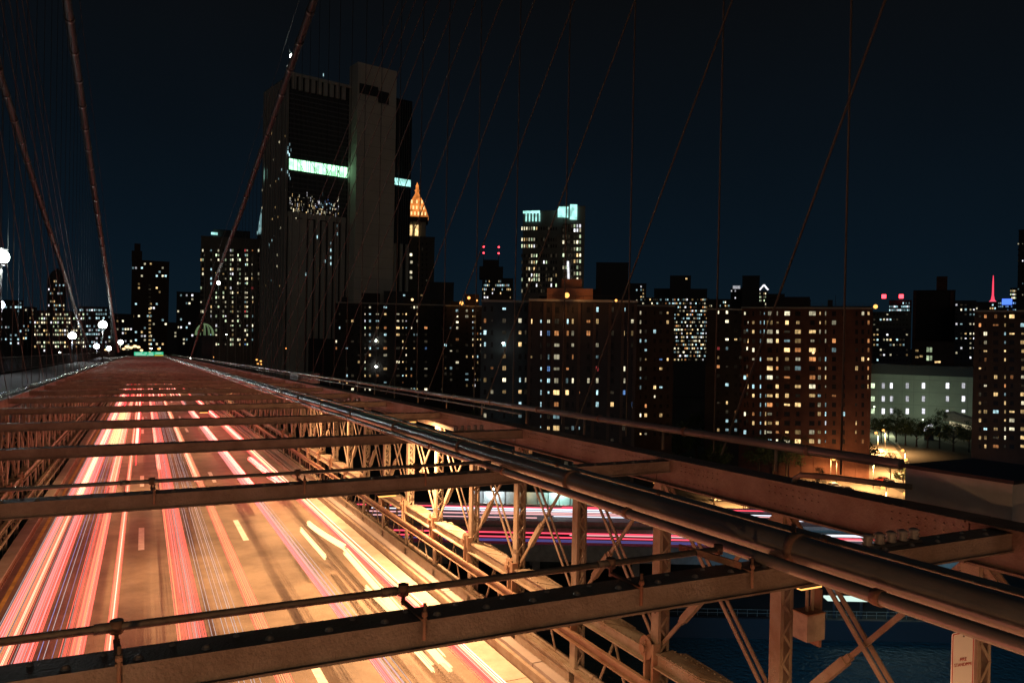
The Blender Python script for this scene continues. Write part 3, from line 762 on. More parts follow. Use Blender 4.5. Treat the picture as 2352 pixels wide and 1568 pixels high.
# ============================================================ LIGHT TRAILS (streams of tail and head lamps over the road)
PINK = emit('tail_light_pink', (1, .135, .10), 1.9, True)
REDL = emit('tail_light_red', (1, .02, .028), 6.0, True)
HOT = emit('brake_light_hot', (1, .27, .19), 6.0, True)
ORNG = emit('trail_orange', (1, .34, .15), 1.7, True)
GOLD = emit('trail_gold', (1, .70, .30), 2.4, True)
WHT = emit('trail_white', (.85, .78, .82), .8, True)
BLU = emit('trail_blue', (.35, .45, 1), .8, True)
def sX(s_, z): return s_ * .902 * (6.05 - z)
def trail(s0, s1, y0, y1, cov, mats, lab, z=.75, wmin=.0014, wmax=.0030, breakup=True, curve=None, grp='streams of light above the lanes'):
    xa, xb = sX(s0, z), sX(s1, z); W = xb - xa
    r = tag(empty('light_trail', B((xa+xb)/2, max(y0, 0), 6.05)), lab, 'light trail', grp)
    p = MB(); tot = 0; guard = 0
    wa_ = (wmin + wmax) / 2; N_ = max(3, int(cov * W / wa_)); N_ = min(N_, 420)
    for guard in range(N_):
        w_ = random.uniform(wmin, wmax) * cov * W / wa_ / N_; x = xa + W * (guard + random.uniform(0, .8)) / N_; zz = z + random.uniform(-.08, .08); mi = random.randrange(len(mats))
        ya, yb = y0, y1
        if breakup:
            if random.random() < .25: yb = random.uniform(y0 + (y1-y0)*.3, y1)
            if random.random() < .12: ya = random.uniform(y0, y0 + (y1-y0)*.25)
        n = 1 if not curve else 10
        for i in range(n):
            t0, t1 = i / n, (i+1) / n
            Ya, Yb = ya + (yb-ya)*t0, ya + (yb-ya)*t1
            c0 = curve(t0) if curve else 0; c1 = curve(t1) if curve else 0
            h0 = 6.05 - zz
            p.quadbox([B(x+c0, Ya, h0+.012), B(x+w_+c0, Ya, h0+.012), B(x+w_+c1, Yb, h0+.012), B(x+c1, Yb, h0+.012),
                       B(x+c0, Ya, h0), B(x+w_+c0, Ya, h0), B(x+w_+c1, Yb, h0), B(x+c1, Yb, h0)], mi)
    me = p.mesh('light_strands', mats); o = bpy.data.objects.new('light_strands', me); COL.objects.link(o)
    o.parent = r; o.matrix_parent_inverse = Matrix.Translation(-Vector(r.location)); o['kind'] = 'stuff'
T = trail
T(-.500, -.455, -2, 190, .56, [PINK, PINK, ORNG, WHT], 'leftmost broad pink light trail')
T(-.447, -.418, -2, 190, .66, [ORNG, PINK], 'bright orange white light trail right of the leftmost pink one')
T(-.400, -.345, -2, 170, .42, [PINK, PINK, WHT], 'broad pink light trail in the left lane')
T(-.335, -.265, -2, 150, .045, [WHT, BLU], 'thin white and blue strands in the middle of the left lane', wmin=.002, wmax=.006)
T(-.262, -.228, -2, 120, .15, [PINK, WHT], 'faint pink strands right of the blue strands')
T(-.225, -.180, -2, 190, .66, [PINK, PINK, ORNG], 'bright salmon light trail right of the blue strands')
T(-.115, -.082, -2, 190, .62, [ORNG, PINK], 'bright golden pink light trail nearest the left dashed line')
T(.135, .150, -2, 190, .60, [ORNG, PINK], 'bright left edge of the wide pink trail in the middle lane')
T(.152, .240, -2, 170, .34, [PINK, PINK, PINK, WHT], 'wide flat pink trail in the middle lane')
T(.255, .385, -2, 150, .05, [WHT], 'few pale strands in the middle lane', wmin=.002, wmax=.006)
T(.420, .470, -2, 180, .26, [PINK, ORNG], 'soft orange pink trail at the right of the middle lane')
T(-.438, -.430, -2, 190, .8, [HOT, ORNG], 'hot white core of the bright trail in the left lane', wmin=.002, wmax=.005)
T(-.205, -.198, -2, 190, .8, [HOT, ORNG], 'hot white core of the salmon trail in the left lane', wmin=.002, wmax=.005)
T(-.100, -.095, -2, 190, .8, [HOT, GOLD], 'hot core of the golden pink trail by the dashed line', wmin=.002, wmax=.005)
T(.755, .800, -2, 180, .34, [PINK, PINK, WHT], 'long pink trail in the right lane')
T(.773, .782, -2, 180, .60, [PINK, ORNG], 'bright core of the long pink trail in the right lane')
T(.808, .830, 2, 90, .07, [BLU, WHT], 'few thin bluish strands beside the pink trail in the right lane', wmin=.002, wmax=.005)
T(1.062, 1.084, -2, 160, .45, [PINK], 'pink fringe of the trail along the right kerb')
T(1.086, 1.118, -2, 13.5, .95, [HOT, GOLD], 'brilliant near length of the white trail along the right kerb', wmin=.01, wmax=.02, breakup=False)
T(1.086, 1.118, 15.2, 60, .95, [HOT, GOLD], 'brilliant far length of the white trail along the right kerb', wmin=.01, wmax=.02, breakup=False)
T(1.070, 1.115, 13.5, 15.2, .55, [REDL, PINK], 'short red gap in the white trail along the right kerb', breakup=False)
T(.97, .99, 20.8, 24.2, .6, [GOLD], 'short curved yellow reflection streak in the right lane', curve=lambda t: .33*(1-t)**1.5, breakup=False)  # yellow streaks imitate headlight reflections with glowing strands
T(1.02, 1.05, 12.5, 20.4, .6, [GOLD], 'longer curved yellow reflection streak in the right lane near the viewer', curve=lambda t: -.20*(1-t), breakup=False)
T(.955, .97, 12, 17, .4, [GOLD], 'second yellow reflection streak left of the longer one', curve=lambda t: .12*(1-t), breakup=False)
T(.90, .912, 20, 23.5, .5, [GOLD], 'slim yellow reflection streak left of the curved streaks', breakup=False)
T(.93, .945, 12.2, 15, .4, [GOLD], 'small slim yellow reflection streak nearer the viewer', breakup=False)
# saturated lengths farther away, where the traffic braked
T(-.435, -.385, 44, 115, .85, [HOT, REDL, REDL], 'glaring red trail at left in the middle distance')
T(-.365, -.240, 47, 75, .55, [GOLD, ORNG], 'yellow patch of strands in the left lane in the middle distance')
T(-.078, -.032, 46, 125, .95, [HOT, REDL, HOT], 'intense red trail just left of the dashed line in the middle distance', wmin=.02, wmax=.04)
T(-.055, -.047, 40, 43, .6, [REDL], 'short thin red streak beside the dashed line', breakup=False)
T(-.24, -.195, 34, 95, .6, [HOT, ORNG], 'bright salmon trail in the middle distance')
T(-.450, -.405, 30, 100, .6, [HOT, GOLD], 'glowing white trail at far left in the middle distance')
T(.130, .165, 38, 120, .5, [HOT, PINK], 'bright pink trail left in the middle lane in the distance')
T(.415, .445, 34, 120, .5, [HOT, ORNG], 'bright orange trail right in the middle lane in the distance')
T(.80, .845, 30, 80, .90, [HOT, HOT, REDL], 'brilliant red white trail in the right lane in the middle distance')
T(.99, 1.05, 31, 40, .9, [HOT, REDL], 'short brilliant stepped trail in the right lane', curve=lambda t: .25*(1-t))
T(1.10, 1.15, 47, 90, .85, [HOT, HOT, REDL], 'brilliant trail near the right kerb in the distance')
T(-.25, .9, 90, 210, .12, [REDL, HOT, PINK], 'distant mingled red trails filling all three lanes', wmin=.03, wmax=.08)
T(-.46, -.1, 80, 215, .14, [REDL, HOT], 'distant mingled red trails in the left lane', wmin=.03, wmax=.08)

# ============================================================ THE CITY
_wm = {}
def win_mesh(w_, h_, kind, style):
    w_ = round(w_, 1) or .1; h_ = round(h_, 1) or .1
    key = (w_, h_, kind, style)
    if key in _wm: return _wm[key]
    p = MB(); fr = .08
    if style == 0:   # two sashes side by side with a sill
        p.box((-w_/2, -.05, -h_/2), (-fr/2, -.02, h_/2), 0); p.box((fr/2, -.05, -h_/2), (w_/2, -.02, h_/2), 0)
    elif style == 1: p.box((-w_/2, -.05, -h_/2), (w_/2, -.02, -.04), 0); p.box((-w_/2, -.05, .04), (w_/2, -.02, h_/2), 0)
    else: p.box((-w_/2, -.05, -h_/2), (w_/2, -.02, h_/2), 0)
    p.box((-w_/2 - fr, -.12, -h_/2 - .12), (w_/2 + fr, 0, -h_/2 - .01), 1)
    p.box((-w_/2 - fr, -.09, h_/2 + .01), (w_/2 + fr, 0, h_/2 + .09), 1)
    p.box((-w_/2 - fr, -.09, -h_/2 - .009), (-w_/2 - .005, 0, h_/2 + .009), 1); p.box((w_/2 + .005, -.09, -h_/2 - .009), (w_/2 + fr, 0, h_/2 + .009), 1)
    me = p.mesh('window', [WC[kind], FRAME]); _wm[key] = me; return me
PAL = {'home': ('warm',)*7 + ('pale',)*6 + ('cool',)*5 + ('orange',)*3 + ('blue', 'red', 'cool'),
       'brick': ('warm',)*10 + ('pale',)*5 + ('cool',)*3 + ('orange',)*4,
       'cool': ('cool',)*6 + ('pale',)*4 + ('warm',)*3 + ('blue',), 'office': ('pale',)*6 + ('green',)*4 + ('warm',)*2 + ('white',),
       'white': ('white',)*5 + ('cool',)*2, 'teal': ('cool',)*6 + ('white',), 'far': ('warm',)*4 + ('pale',)*5 + ('cool',)*4 + ('white',)*2}
G_H_ = 'brick apartment blocks across the river front'
class Bld:
    def __init__(s, label, xl, xr, ytop, d, wall, deep=16, ang=0.0, cat='building', grp=None, zb=2.0, name='apartment_block', parapet=True):
        xc = (xl + xr) / 2; p0 = at(xc, 780, d); n = Vector((p0.x, p0.y, 0)).normalized()
        n = Matrix.Rotation(ang, 3, 'Z') @ n
        s.n = n; s.rx = Vector((n.y, -n.x, 0)); s.p = Vector((p0.x, p0.y, zb)); s.zb = zb
        s.root = empty(name, s.p, math.atan2(s.rx.y, s.rx.x)); tag(s.root, label, cat, grp)
        s.x0, _ = s.loc(xl, 780); s.x1, _ = s.loc(xr, 780); _, s.zt = s.loc(xc, ytop)
        b = MB(); b.box((s.x0, 0, 0), (s.x1, deep, s.zt)); s.part(b, 'wall', wall)
        if parapet:
            b = MB(); b.box((s.x0 - .15, -.15, s.zt), (s.x1 + .15, deep + .15, s.zt + .5)); s.part(b, 'parapet', LIME_LIT_EDGE if grp == G_H_ else wall)  # lighter parapets stand in for light caught along the roofs
        s.dark = MB(); s.deep = deep
    def loc(s, x, y):
        v = ray(x, y); t = (s.p - EYE).dot(s.n) / v.dot(s.n); q = EYE + v*t - s.p
        return q.dot(s.rx), q.z
    def part(s, b, name, m2, kind=None):
        me = b.mesh(name, m2); o = bpy.data.objects.new(name, me); COL.objects.link(o); o.parent = s.root
        if kind: o['kind'] = kind
        return o
    def win(s, x, y, wpx, hpx, kind, style=0):
        lx, lz = s.loc(x, y); k = (s.p - EYE).dot(s.n) / ray(x, y).dot(s.n) / F
        me = win_mesh(wpx*k, hpx*k, kind, style); o = bpy.data.objects.new('window', me); COL.objects.link(o); o.parent = s.root; o.location = (lx, 0, lz); return o
    def darkwin(s, x, y, wpx, hpx):
        lx, lz = s.loc(x, y); k = (s.p - EYE).dot(s.n) / ray(x, y).dot(s.n) / F
        s.dark.box((lx - wpx*k/2, -.04, lz - hpx*k/2), (lx + wpx*k/2, 0, lz + hpx*k/2))
        s.dark.box((lx - wpx*k/2 - .08, -.12, lz - hpx*k/2 - .12), (lx + wpx*k/2 + .08, -.0, lz - hpx*k/2 - .01))
    def grid(s, cols, rows, pal, hpx, rnd=None, cap=260):
        """cols: (x, width, density[, forced palette])"""
        R = rnd or random; n = 0
        for j, y in enumerate(rows):
            rowf = R.uniform(.6, 1.25)
            for c in cols:
                x, wpx, den = c[:3]; pl = PAL[c[3]] if len(c) > 3 else PAL[pal]
                t = R.random()
                hh = hpx * (.92 if R.random() < .6 else R.uniform(.4, .85)); wpx = wpx * (.88 if R.random() < .6 or wpx < 5 else R.uniform(.45, .8))
                if t < den * rowf and n < cap: s.win(x, y, wpx, hh, R.choice(pl), 0 if wpx > 4.5 else (1 if R.random() < .4 else 2)); n += 1
                elif t < den*rowf + .12 and n < cap: s.win(x, y, wpx, hh, 'dim', 0); n += 1
                else: s.darkwin(x, y, wpx, hpx)
    def roofs(s, rnd):
        W = s.x1 - s.x0; x = s.x0 + 2
        while x < s.x1 - 4:
            q = MB(); w_ = rnd.uniform(1.2, 5); h_ = rnd.uniform(.8, 3.0); y = rnd.uniform(2, s.deep - 5)
            q.box((x, y, s.zt + .5), (x + w_, y + rnd.uniform(1.5, 4), s.zt + .5 + h_)); s.part(q, 'roof_hut', BRICK3)
            if rnd.random() < .5:
                q = MB(); q.tube([(x + w_ + .8, y, s.zt + .5), (x + w_ + .8, y, s.zt + .5 + rnd.uniform(1.5, 5))], .06, 5); s.part(q, 'vent_pipe', DARK)
            x += w_ + rnd.uniform(3, 12)
        q = MB(); z = s.zt + 1.4; q.bar((s.x0, 0, z), (s.x1, 0, z), .06, .06, Vector((0, 1, 0)))
        k = s.x0
        while k < s.x1: q.bar((k, 0, s.zt + .5), (k, 0, z), .05, .05); k += 1.8
        s.part(q, 'roof_rail', DARK)
    def piers(s, xs, mt):
        for x in xs:
            q = MB(); lx = s.loc(x, 780)[0]; q.box((lx - .35, -.22, 0), (lx + .35, -.01, s.zt - .3)); s.part(q, 'brick_pier', mt)
    def done(s):
        if s.root.get('group') == G_H_: s.roofs(random.Random(int(s.x1 * 100)))
        if s.dark.v: s.part(s.dark, 'unlit_windows', UNLIT, 'stuff')
        return s
def Z(ox, oy, k):  # zoomed-crop coordinates to picture units
    return (lambda x: ox + x / k), (lambda y: oy + y / k)

G_H = 'brick apartment blocks across the river front'
# block A
b = Bld('long dark brown apartment block behind the far end of the right truss', 768, 1022, 699, 312, BRICK3, 14, grp=G_H)
X_, Y_ = Z(746, 660.6, 4.552)
cols = [(X_(a), w_/4.552, dn) + t for a, w_, dn, t in ((120, 16, .22, ()), (155, 12, .3, ()), (230, 20, .25, ()), (290, 26, .25, ()), (355, 20, .15, ()), (421, 10, .95, ('office',)), (472, 22, .75, ('cool',)), (550, 34, .55, ()), (632, 38, .6, ()), (765, 38, .55, ()), (816, 12, .7, ()), (851, 11, .85, ('far',)), (905, 14, .3, ()), (935, 18, .3, ()), (965, 10, .35, ()), (1057, 32, .5, ()), (1155, 26, .2, ()), (1225, 20, .08, ()))]
b.grid(cols, [Y_(205 + 71.3*i) for i in range(13)], 'home', 5.6); b.done()
q = MB(); q.box((b.loc(830, 700)[0], 3, b.zt), (b.loc(872, 700)[0], 9, b.zt + 4.5)); b.part(q, 'roof_bulkhead', BRICK3)
# block B
b = Bld('dark apartment block with two orange roof lamps', 1022, 1106, 704, 300, BRICK3, 14, grp=G_H)
cols = [(X_(a), w_/4.552, dn) + t for a, w_, dn, t in ((1262, 26, .2, ()), (1320, 24, .2, ()), (1385, 34, .3, ()), (1485, 34, .45, ()), (1548, 10, .75, ('far',)), (1571, 10, .7, ('far',)), (1598, 12, .4, ()), (1630, 12, .3, ()))]
b.grid(cols, [Y_(240 + 60*i) for i in range(14)], 'home', 5.6); b.done()
q = MB(); q.box((b.loc(1068, 700)[0], 2, b.zt), (b.loc(1100, 700)[0], 9, b.zt + 5)); b.part(q, 'roof_bulkhead', BRICK2)
# block C
X_, Y_ = Z(1148, 402, 2.482)
b = Bld('blue grey wing of the near tall apartment block', 1105, 1214, 694, 186, BLUEB, 16, grp=G_H)
cols = [(1114, 7, .25), (1130, 6, .2), (X_(25), 9, .5), (X_(115), 8, .55), (X_(147), 6, .1)]
b.grid(cols, [Y_(762 + 67.5*i) for i in range(14)], 'home', 10.5); b.done()
b = Bld('near tall apartment block with cyan and yellow windows in its middle column', 1214, 1462, 693, 180, BRICK3, 18, grp=G_H)
cols = [(X_(a), w_/2.482, dn) + t for a, w_, dn, t in ((175, 22, .2, ()), (235, 9, .85, ('teal',)), (278, 17, .9, ('cool',)), (322, 40, .75, ()), (378, 34, .55, ()), (416, 14, .55, ()), (452, 8, .3, ()), (505, 22, .3, ()), (555, 18, .35, ()), (640, 20, .3, ()), (705, 22, .35, ('cool',)), (760, 24, .3, ()))]
b.grid(cols, [Y_(766 + 67.5*i) for i in range(14)], 'home', 11.5); b.done()
q = MB(); q.box((b.loc(1255, 690)[0], 2, b.zt), (b.loc(1362, 690)[0], 12, b.zt + 3.2)); q.box((b.loc(1288, 690)[0], 4, b.zt+3.2), (b.loc(1335, 690)[0], 12, b.zt + 5.6)); b.part(q, 'roof_bulkhead', mat('roof_bulkhead_brick', (.45, .20, .12), .8, 0, .2, .5))
b.piers((1216, 1250, 1270, 1298, 1330, 1365, 1400, 1430, 1458), BRICK2); bC = b
b = Bld('brown apartment wing in shade right of the near tall block', 1462, 1548, 704, 230, BRICK2, 16, grp=G_H)
cols = [(X_(802), 3.2, .7), (X_(832), 6, .3), (X_(883), 6, .3), (X_(918), 7, .4), (X_(957), 7, .35)]
b.grid(cols, [Y_(785 + 53*i) for i in range(14)], 'home', 8); b.done()
# block M far, many small rows
b = Bld('distant slab block with dense rows of small warm windows', 1470, 1626, 685, 560, FARD, 20, grp='distant buildings on the skyline')
rows = [688 + 8.6*i for i in range(17)]
for j, y in enumerate(rows):
    for i in range(38):
        x = 1473 + i*4.05
        if y > 700 and x < 1548: continue
        if random.random() < (.72 if x > 1548 else .6): b.win(x, y, random.choice((2.4, 3.4, 2.4)), 3.6, random.choice(PAL['far'] + ('orange',)*2 + ('dim',)*8), 2)
b.done()
# block R (red brick) and its wing
b = Bld('darker left wing of the red brick apartment block', 1622, 1702, 712, 238, BRICK3, 18, grp=G_H)  # darker brick than the main block
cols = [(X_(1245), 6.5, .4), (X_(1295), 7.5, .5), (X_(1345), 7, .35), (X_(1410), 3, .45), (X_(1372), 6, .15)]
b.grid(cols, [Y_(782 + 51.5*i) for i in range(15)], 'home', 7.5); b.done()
X_, Y_ = Z(1723, 517, 2.482)
b = Bld('large red brick apartment block with many lit windows above the trees', 1702, 2003, 709, 232, BRICK, 18, grp=G_H)
cols = [(X_(a), w_/2.482, dn) + t for a, w_, dn, t in ((-30, 14, .4, ()), (-12, 5, .3, ()), (18, 12, .4, ()), (59, 7, .75, ('teal',)), (85, 13, .6, ('cool',)), (112, 34, .85, ()), (154, 17, .85, ()), (210, 34, .85, ()), (272, 34, .65, ()), (355, 38, .75, ()), (394, 17, .8, ()), (430, 7, .85, ('far',)), (478, 24, .3, ()), (533, 16, .5, ()), (607, 16, .3, ()), (642, 16, .35, ()), (675, 10, .3, ()))]
b.grid(cols, [Y_(503 + 52*i) for i in range(15)], 'brick', 10, cap=295); b.done()
q = MB(); q.box((b.loc(1765, 700)[0], 4, b.zt), (b.loc(1860, 700)[0], 12, b.zt + 3.8)); b.part(q, 'roof_bulkhead', BRICK3)
b.piers((1704, 1740, 1758, 1780, 1798, 1822, 1850, 1878, 1905, 1930, 1950, 1975, 2000), BRICK)
bR = b
# block Q far right
b = Bld('brown brick apartment block at the right edge of the frame', 2237, 2420, 716, 240, BRICK2, 18, grp=G_H)
cols = [(X_(a), w_/2.482, dn) for a, w_, dn in ((1310, 12, .1), (1341, 18, .6), (1400, 28, .55), (1453, 8, .8), (1492, 26, .45), (1556, 28, .6), (1610, 26, .4))]
b.grid(cols, [Y_(520 + 49.3*i) for i in range(16)], 'brick', 9); b.done()
# blocks between R and Q
b = Bld('dark block behind the red brick block with cool windows on its left edge', 2003, 2092, 718, 400, FARD, 18, grp='distant buildings on the skyline')
b.grid([(2008 + i*7.5, 4, .42 if i < 6 else .12) for i in range(11)], [722 + 11.6*i for i in range(10)], 'far', 4.5); b.done()
b = Bld('tall windowless dark tower with brown edges behind the white block', 2096, 2192, 668, 470, BRICK3, 26, grp='distant buildings on the skyline'); b.done()
q = MB(); q.box((b.loc(2097, 700)[0], -.6, 0), (b.loc(2104, 700)[0], 0, b.zt)); q.box((b.loc(2182, 700)[0], -.6, 0), (b.loc(2190, 700)[0], 0, b.zt)); q.box((b.loc(2150, 700)[0], 3, b.zt), (b.loc(2175, 700)[0], 12, b.zt+9)); b.part(q, 'corner_pier', BRICK)
b = Bld('low stepped brown building with four bright windows above the white block', 2095, 2192, 786, 425, BRICK2, 16, grp='distant buildings on the skyline')
for x, y in ((2131, 803), (2138, 803), (2131, 822), (2138, 822)): b.win(x, y, 5, 11, 'office' if 0 else 'green', 2)
for x, y in ((2106, 805), (2106, 820), (2116, 818), (2150, 831), (2157, 831)): b.win(x, y, 6, 4, 'warm', 2)
b.done()
b = Bld('narrow dark block with a column of green windows beside the right edge block', 2192, 2240, 692, 440, FARD, 20, grp='distant buildings on the skyline')
b.grid([(2197, 4, .2), (2208, 5, .4), (2218, 4, .35), (2229, 3.6, .75), (2237, 3.4, .8)], [700 + 11*i for i in range(12)], 'far', 4.6); b.done()
b = Bld('tall dark slim tower at the right edge of the frame', 2334, 2400, 528, 520, FARD, 20, grp='distant buildings on the skyline')
b.grid([(2339, 2.5, .3), (2349, 2.5, .5)], [560 + 13*i for i in range(11)], 'far', 3); b.done()
# white block W
b = Bld('pale rendered low block with three rows of narrow glowing windows', 2003, 2240, 862, 365, WHITEW, 22, grp=None, parapet=False)
q = MB(); q.box((b.x0 - 1, -1.0, b.zt), (b.x1 + 1, 24, b.zt + 4.6)); b.part(q, 'roof', DARK)
q = MB()
for z_ in (b.loc(2100, 872)[1], b.loc(2100, 900)[1], b.loc(2100, 930)[1], b.loc(2100, 960)[1]): q.box((b.x0, -.12, z_), (b.x1, -.01, z_ + .22))
for x_ in (2018, 2050, 2072, 2098, 2134, 2180, 2222): q.box((b.loc(x_, 900)[0], -.16, 0), (b.loc(x_, 900)[0] + .18, -.01, b.zt - .2))
b.part(q, 'belt_courses', mat('render_trim', (.26, .29, .27), .8), 'stuff')
xs = [X_(a) for a in (700, 759, 806, 896, 988, 1125, 1216)]
for j, y in enumerate((885.5, 915.5, 944)):
    for i, x in enumerate(xs):
        if i == 0: b.win(x, y, 7.5, 11, 'green', 2); continue
        b.win(x, y, 6.4, 12.5 if not (j == 2 and i > 4) else 6.5, 'white', 2)
        k = (b.p - EYE).dot(b.n) / F; lx, lz = b.loc(x, y)
b.done()
bW = b
# glass canopy and low hall below the white block
b = Bld('low dark hall with a lit sloping canopy below the white block', 2172, 2240, 990, 340, BRICK3, 12, parapet=False, name='low_hall'); 
q = MB(); c0 = b.loc(2168, 948); c1 = b.loc(2190, 946); c2 = b.loc(2240, 962); 
def slab(pts, y0, y1, th): 
    for (a_, c_) in zip(pts, pts[1:]): q.quadbox([(a_[0], y0, a_[1]-th), (c_[0], y0, c_[1]-th), (c_[0], y1, c_[1]-th), (a_[0], y1, a_[1]-th), (a_[0], y0, a_[1]), (c_[0], y0, c_[1]), (c_[0], y1, c_[1]), (a_[0], y1, a_[1])])
slab([c0, c1, c2], -6, 6, 3.2); b.part(q, 'canopy', CONC)
q = MB(); slab([(p_[0], p_[1] - 3.2) for p_ in (b.loc(2180, 952), b.loc(2240, 966))], -6.05, 5, .9); b.part(q, 'canopy_light', emit('canopy_light', (1, .86, .5), .55)); b.done()
q = MB(); b = Bld('small lit kiosk under the trees below the white block', 2128, 2150, 985, 330, FARD, 6, name='kiosk')
b.win(2126, 985, 7, 9, 'white', 2); b.win(2136, 976, 12, 5, 'white', 2); b.done()

# generic distant buildings: (xl, xr, ytop, depth, cols, rows, density, palette, label)
G_S = 'distant buildings on the skyline'
far = [
 (300, 386, 600, 620, 12, 26, .13, 'far', 'slender stepped tower left of the courthouse block'),
 (404, 460, 672, 520, 8, 13, .18, 'far', 'mid height dark block beside the courthouse block'),
 (384, 408, 742, 480, 3, 5, .1, 'far', 'low dark block between the stepped tower and its neighbour'),
 (246, 306, 722, 540, 9, 9, .25, 'far', 'low wide block right of the cable foot'),
 (180, 248, 706, 470, 12, 10, .42, 'teal', 'block with pale cyan windows behind the cable foot'),
 (76, 196, 716, 450, 22, 11, .5, 'office', 'broad block full of pale windows behind the white lamps'),
 (108, 150, 640, 640, 9, 12, .3, 'far', 'pointed dark tower with a red beacon at far left'),
 (50, 84, 706, 600, 6, 10, .25, 'home', 'brown block far left behind the suspenders'),
 (-30, 52, 690, 560, 14, 12, .25, 'teal', 'leftmost dark block beside the glaring lamp'),
 (1105, 1176, 640, 560, 18, 7, .5, 'far', 'dark shouldered tower with rows of tiny white windows'),
 (1176, 1206, 700, 600, 6, 2, .4, 'far', 'low block at the foot of the tall lit tower'),
 (1366, 1440, 604, 620, 1, 1, 0, 'far', 'dark unlit tower right of the tall lit tower'),
 (1438, 1482, 652, 640, 8, 5, .25, 'far', 'dark block between the unlit towers'),
 (1536, 1584, 634, 700, 4, 3, .12, 'far', 'dark stepped tower with one pale light'),
 (1500, 1622, 664, 720, 1, 1, 0, 'far', 'wide dark block low on the skyline'),
 (1626, 1678, 688, 640, 12, 2, .5, 'far', 'low far block with a bright top row'),
 (1676, 1702, 662, 800, 5, 4, .35, 'white', 'slim tower with a bright white crown'),
 (1702, 1742, 634, 760, 1, 1, 0, 'far', 'square black tower between two bright crowned towers'),
 (1742, 1762, 668, 900, 5, 5, .9, 'office', 'slim tower with a glowing pointed crown'),
 (1762, 1800, 676, 700, 1, 1, 0, 'far', 'black block right of the pointed crown tower'),
 (1800, 1860, 690, 500, 1, 1, 0, 'far', 'low flat dark block above the red brick block'),
 (1860, 2000, 704, 700, 24, 1, .25, 'far', 'long far low block above the red brick block'),
 (2040, 2092, 690, 900, 14, 5, .55, 'teal', 'tower with two red roof beacons'),
 (2192, 2290, 694, 900, 18, 2, .25, 'far', 'low far block beside the red spire'),
 (2290, 2336, 690, 900, 10, 3, .6, 'blue' , 'far block washed in blue light beside the red spire'),
 (2318, 2336, 662, 1000, 5, 6, .7, 'office', 'slim yellow lit tower beside the right edge tower'),
 (985, 1040, 650, 420, 1, 1, 0, 'far', 'dark block behind the brown apartment block'),
 (880, 990, 672, 360, 8, 1, .2, 'far', 'dark stepped roofs in front of the orange pyramid tower'),
]
PAL['blue'] = ('blue',)*5 + ('cool',)*2
for (xl, xr, yt, d, nc, nr, den, pal, lab) in far:
    b = Bld(lab, xl, xr, yt, d, FARD if xl != 300 else BRICK2, 18, grp=G_S, name='distant_building')
    pw = (xr - xl - 4) / max(nc, 1); base = 830 if xl < 700 else 720 if yt > 640 else 700
    ph = 9.2 if nr > 6 else 8.0
    n = 0
    for j in range(nr):
        rf = random.uniform(.4, 1.7)
        for i in range(nc):
            if random.random() < den*rf and n < 110:
                b.win(xl + 2 + pw*(i+.5), yt + 6 + ph*j, min(pw*.55, 4.2), ph*.46, random.choice(PAL[pal]), 2); n += 1
    if lab.startswith('slender'):
        q = MB(); zt = b.zt
        q.box((b.loc(312, 0)[0], 2, zt), (b.loc(336, 0)[0], 12, zt + 8)); q.box((b.loc(318, 0)[0], 4, zt + 8), (b.loc(332, 0)[0], 10, zt + 14)); b.part(q, 'roof_turret', BRICK2)
        for j in range(20): b.win(344, 655 + 9*j, 4.5, 3.4, 'dim' if j < 6 else 'warm', 2)
    if lab.startswith('pointed'):
        q = MB(); q.tube([((b.x0+b.x1)/2, 6, b.zt), ((b.x0+b.x1)/2, 6, b.zt + 6), ((b.x0+b.x1)/2, 6, b.zt + 9)], 5, 8, rr=[7, 4, .2]); b.part(q, 'roof', FARD)
    if 'shouldered' in lab:
        q = MB(); q.box((b.loc(1113, 0)[0], 2, b.zt), (b.loc(1168, 0)[0], 16, b.zt + 9)); q.box((b.loc(1121, 0)[0], 4, b.zt + 9), (b.loc(1158, 0)[0], 14, b.zt + 14)); b.part(q, 'upper_storeys', FARD)
        for xx in (1122, 1157):
            q = MB(); lx, _ = b.loc(xx, 0); q.tube([(lx, 6, b.zt + 8), (lx, 6, b.zt + 24)], .25, 6); b.part(q, 'mast', DARK)
            for dz in (18.5, 23):
                q = MB(); q.tube([(lx, 5, b.zt + dz), (lx, 5, b.zt + dz + 1.0)], .65, 8); b.part(q, 'beacon', L_RED)
    if 'red roof beacons' in lab:
        for xx in (2046, 2086):
            q = MB(); lx, _ = b.loc(xx, 0); q.tube([(lx, -1, b.zt + 2.5), (lx, -1, b.zt + 7)], 2.4, 8); b.part(q, 'beacon', L_RED)
    if 'bright white crown' in lab:
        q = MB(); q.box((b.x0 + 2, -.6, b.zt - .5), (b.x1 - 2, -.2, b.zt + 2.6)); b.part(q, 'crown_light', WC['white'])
    if 'pointed crown' in lab and 'slim tower with a glowing' in lab:
        q = MB(); xm = (b.x0+b.x1)/2; W2 = (b.x1-b.x0)/2
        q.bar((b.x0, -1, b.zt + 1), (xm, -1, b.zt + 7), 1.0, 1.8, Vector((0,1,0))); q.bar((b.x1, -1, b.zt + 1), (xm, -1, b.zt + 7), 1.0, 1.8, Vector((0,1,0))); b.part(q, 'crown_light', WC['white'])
    if 'blue light' in lab:
        q = MB(); q.box((b.x0 + 4, -.8, b.zt - 5), (b.x0 + 14, -.3, b.zt + 2)); b.part(q, 'blue_light', emit('blue_floodlight_panel', (.08, .2, 1), 1.6))
    b.done()
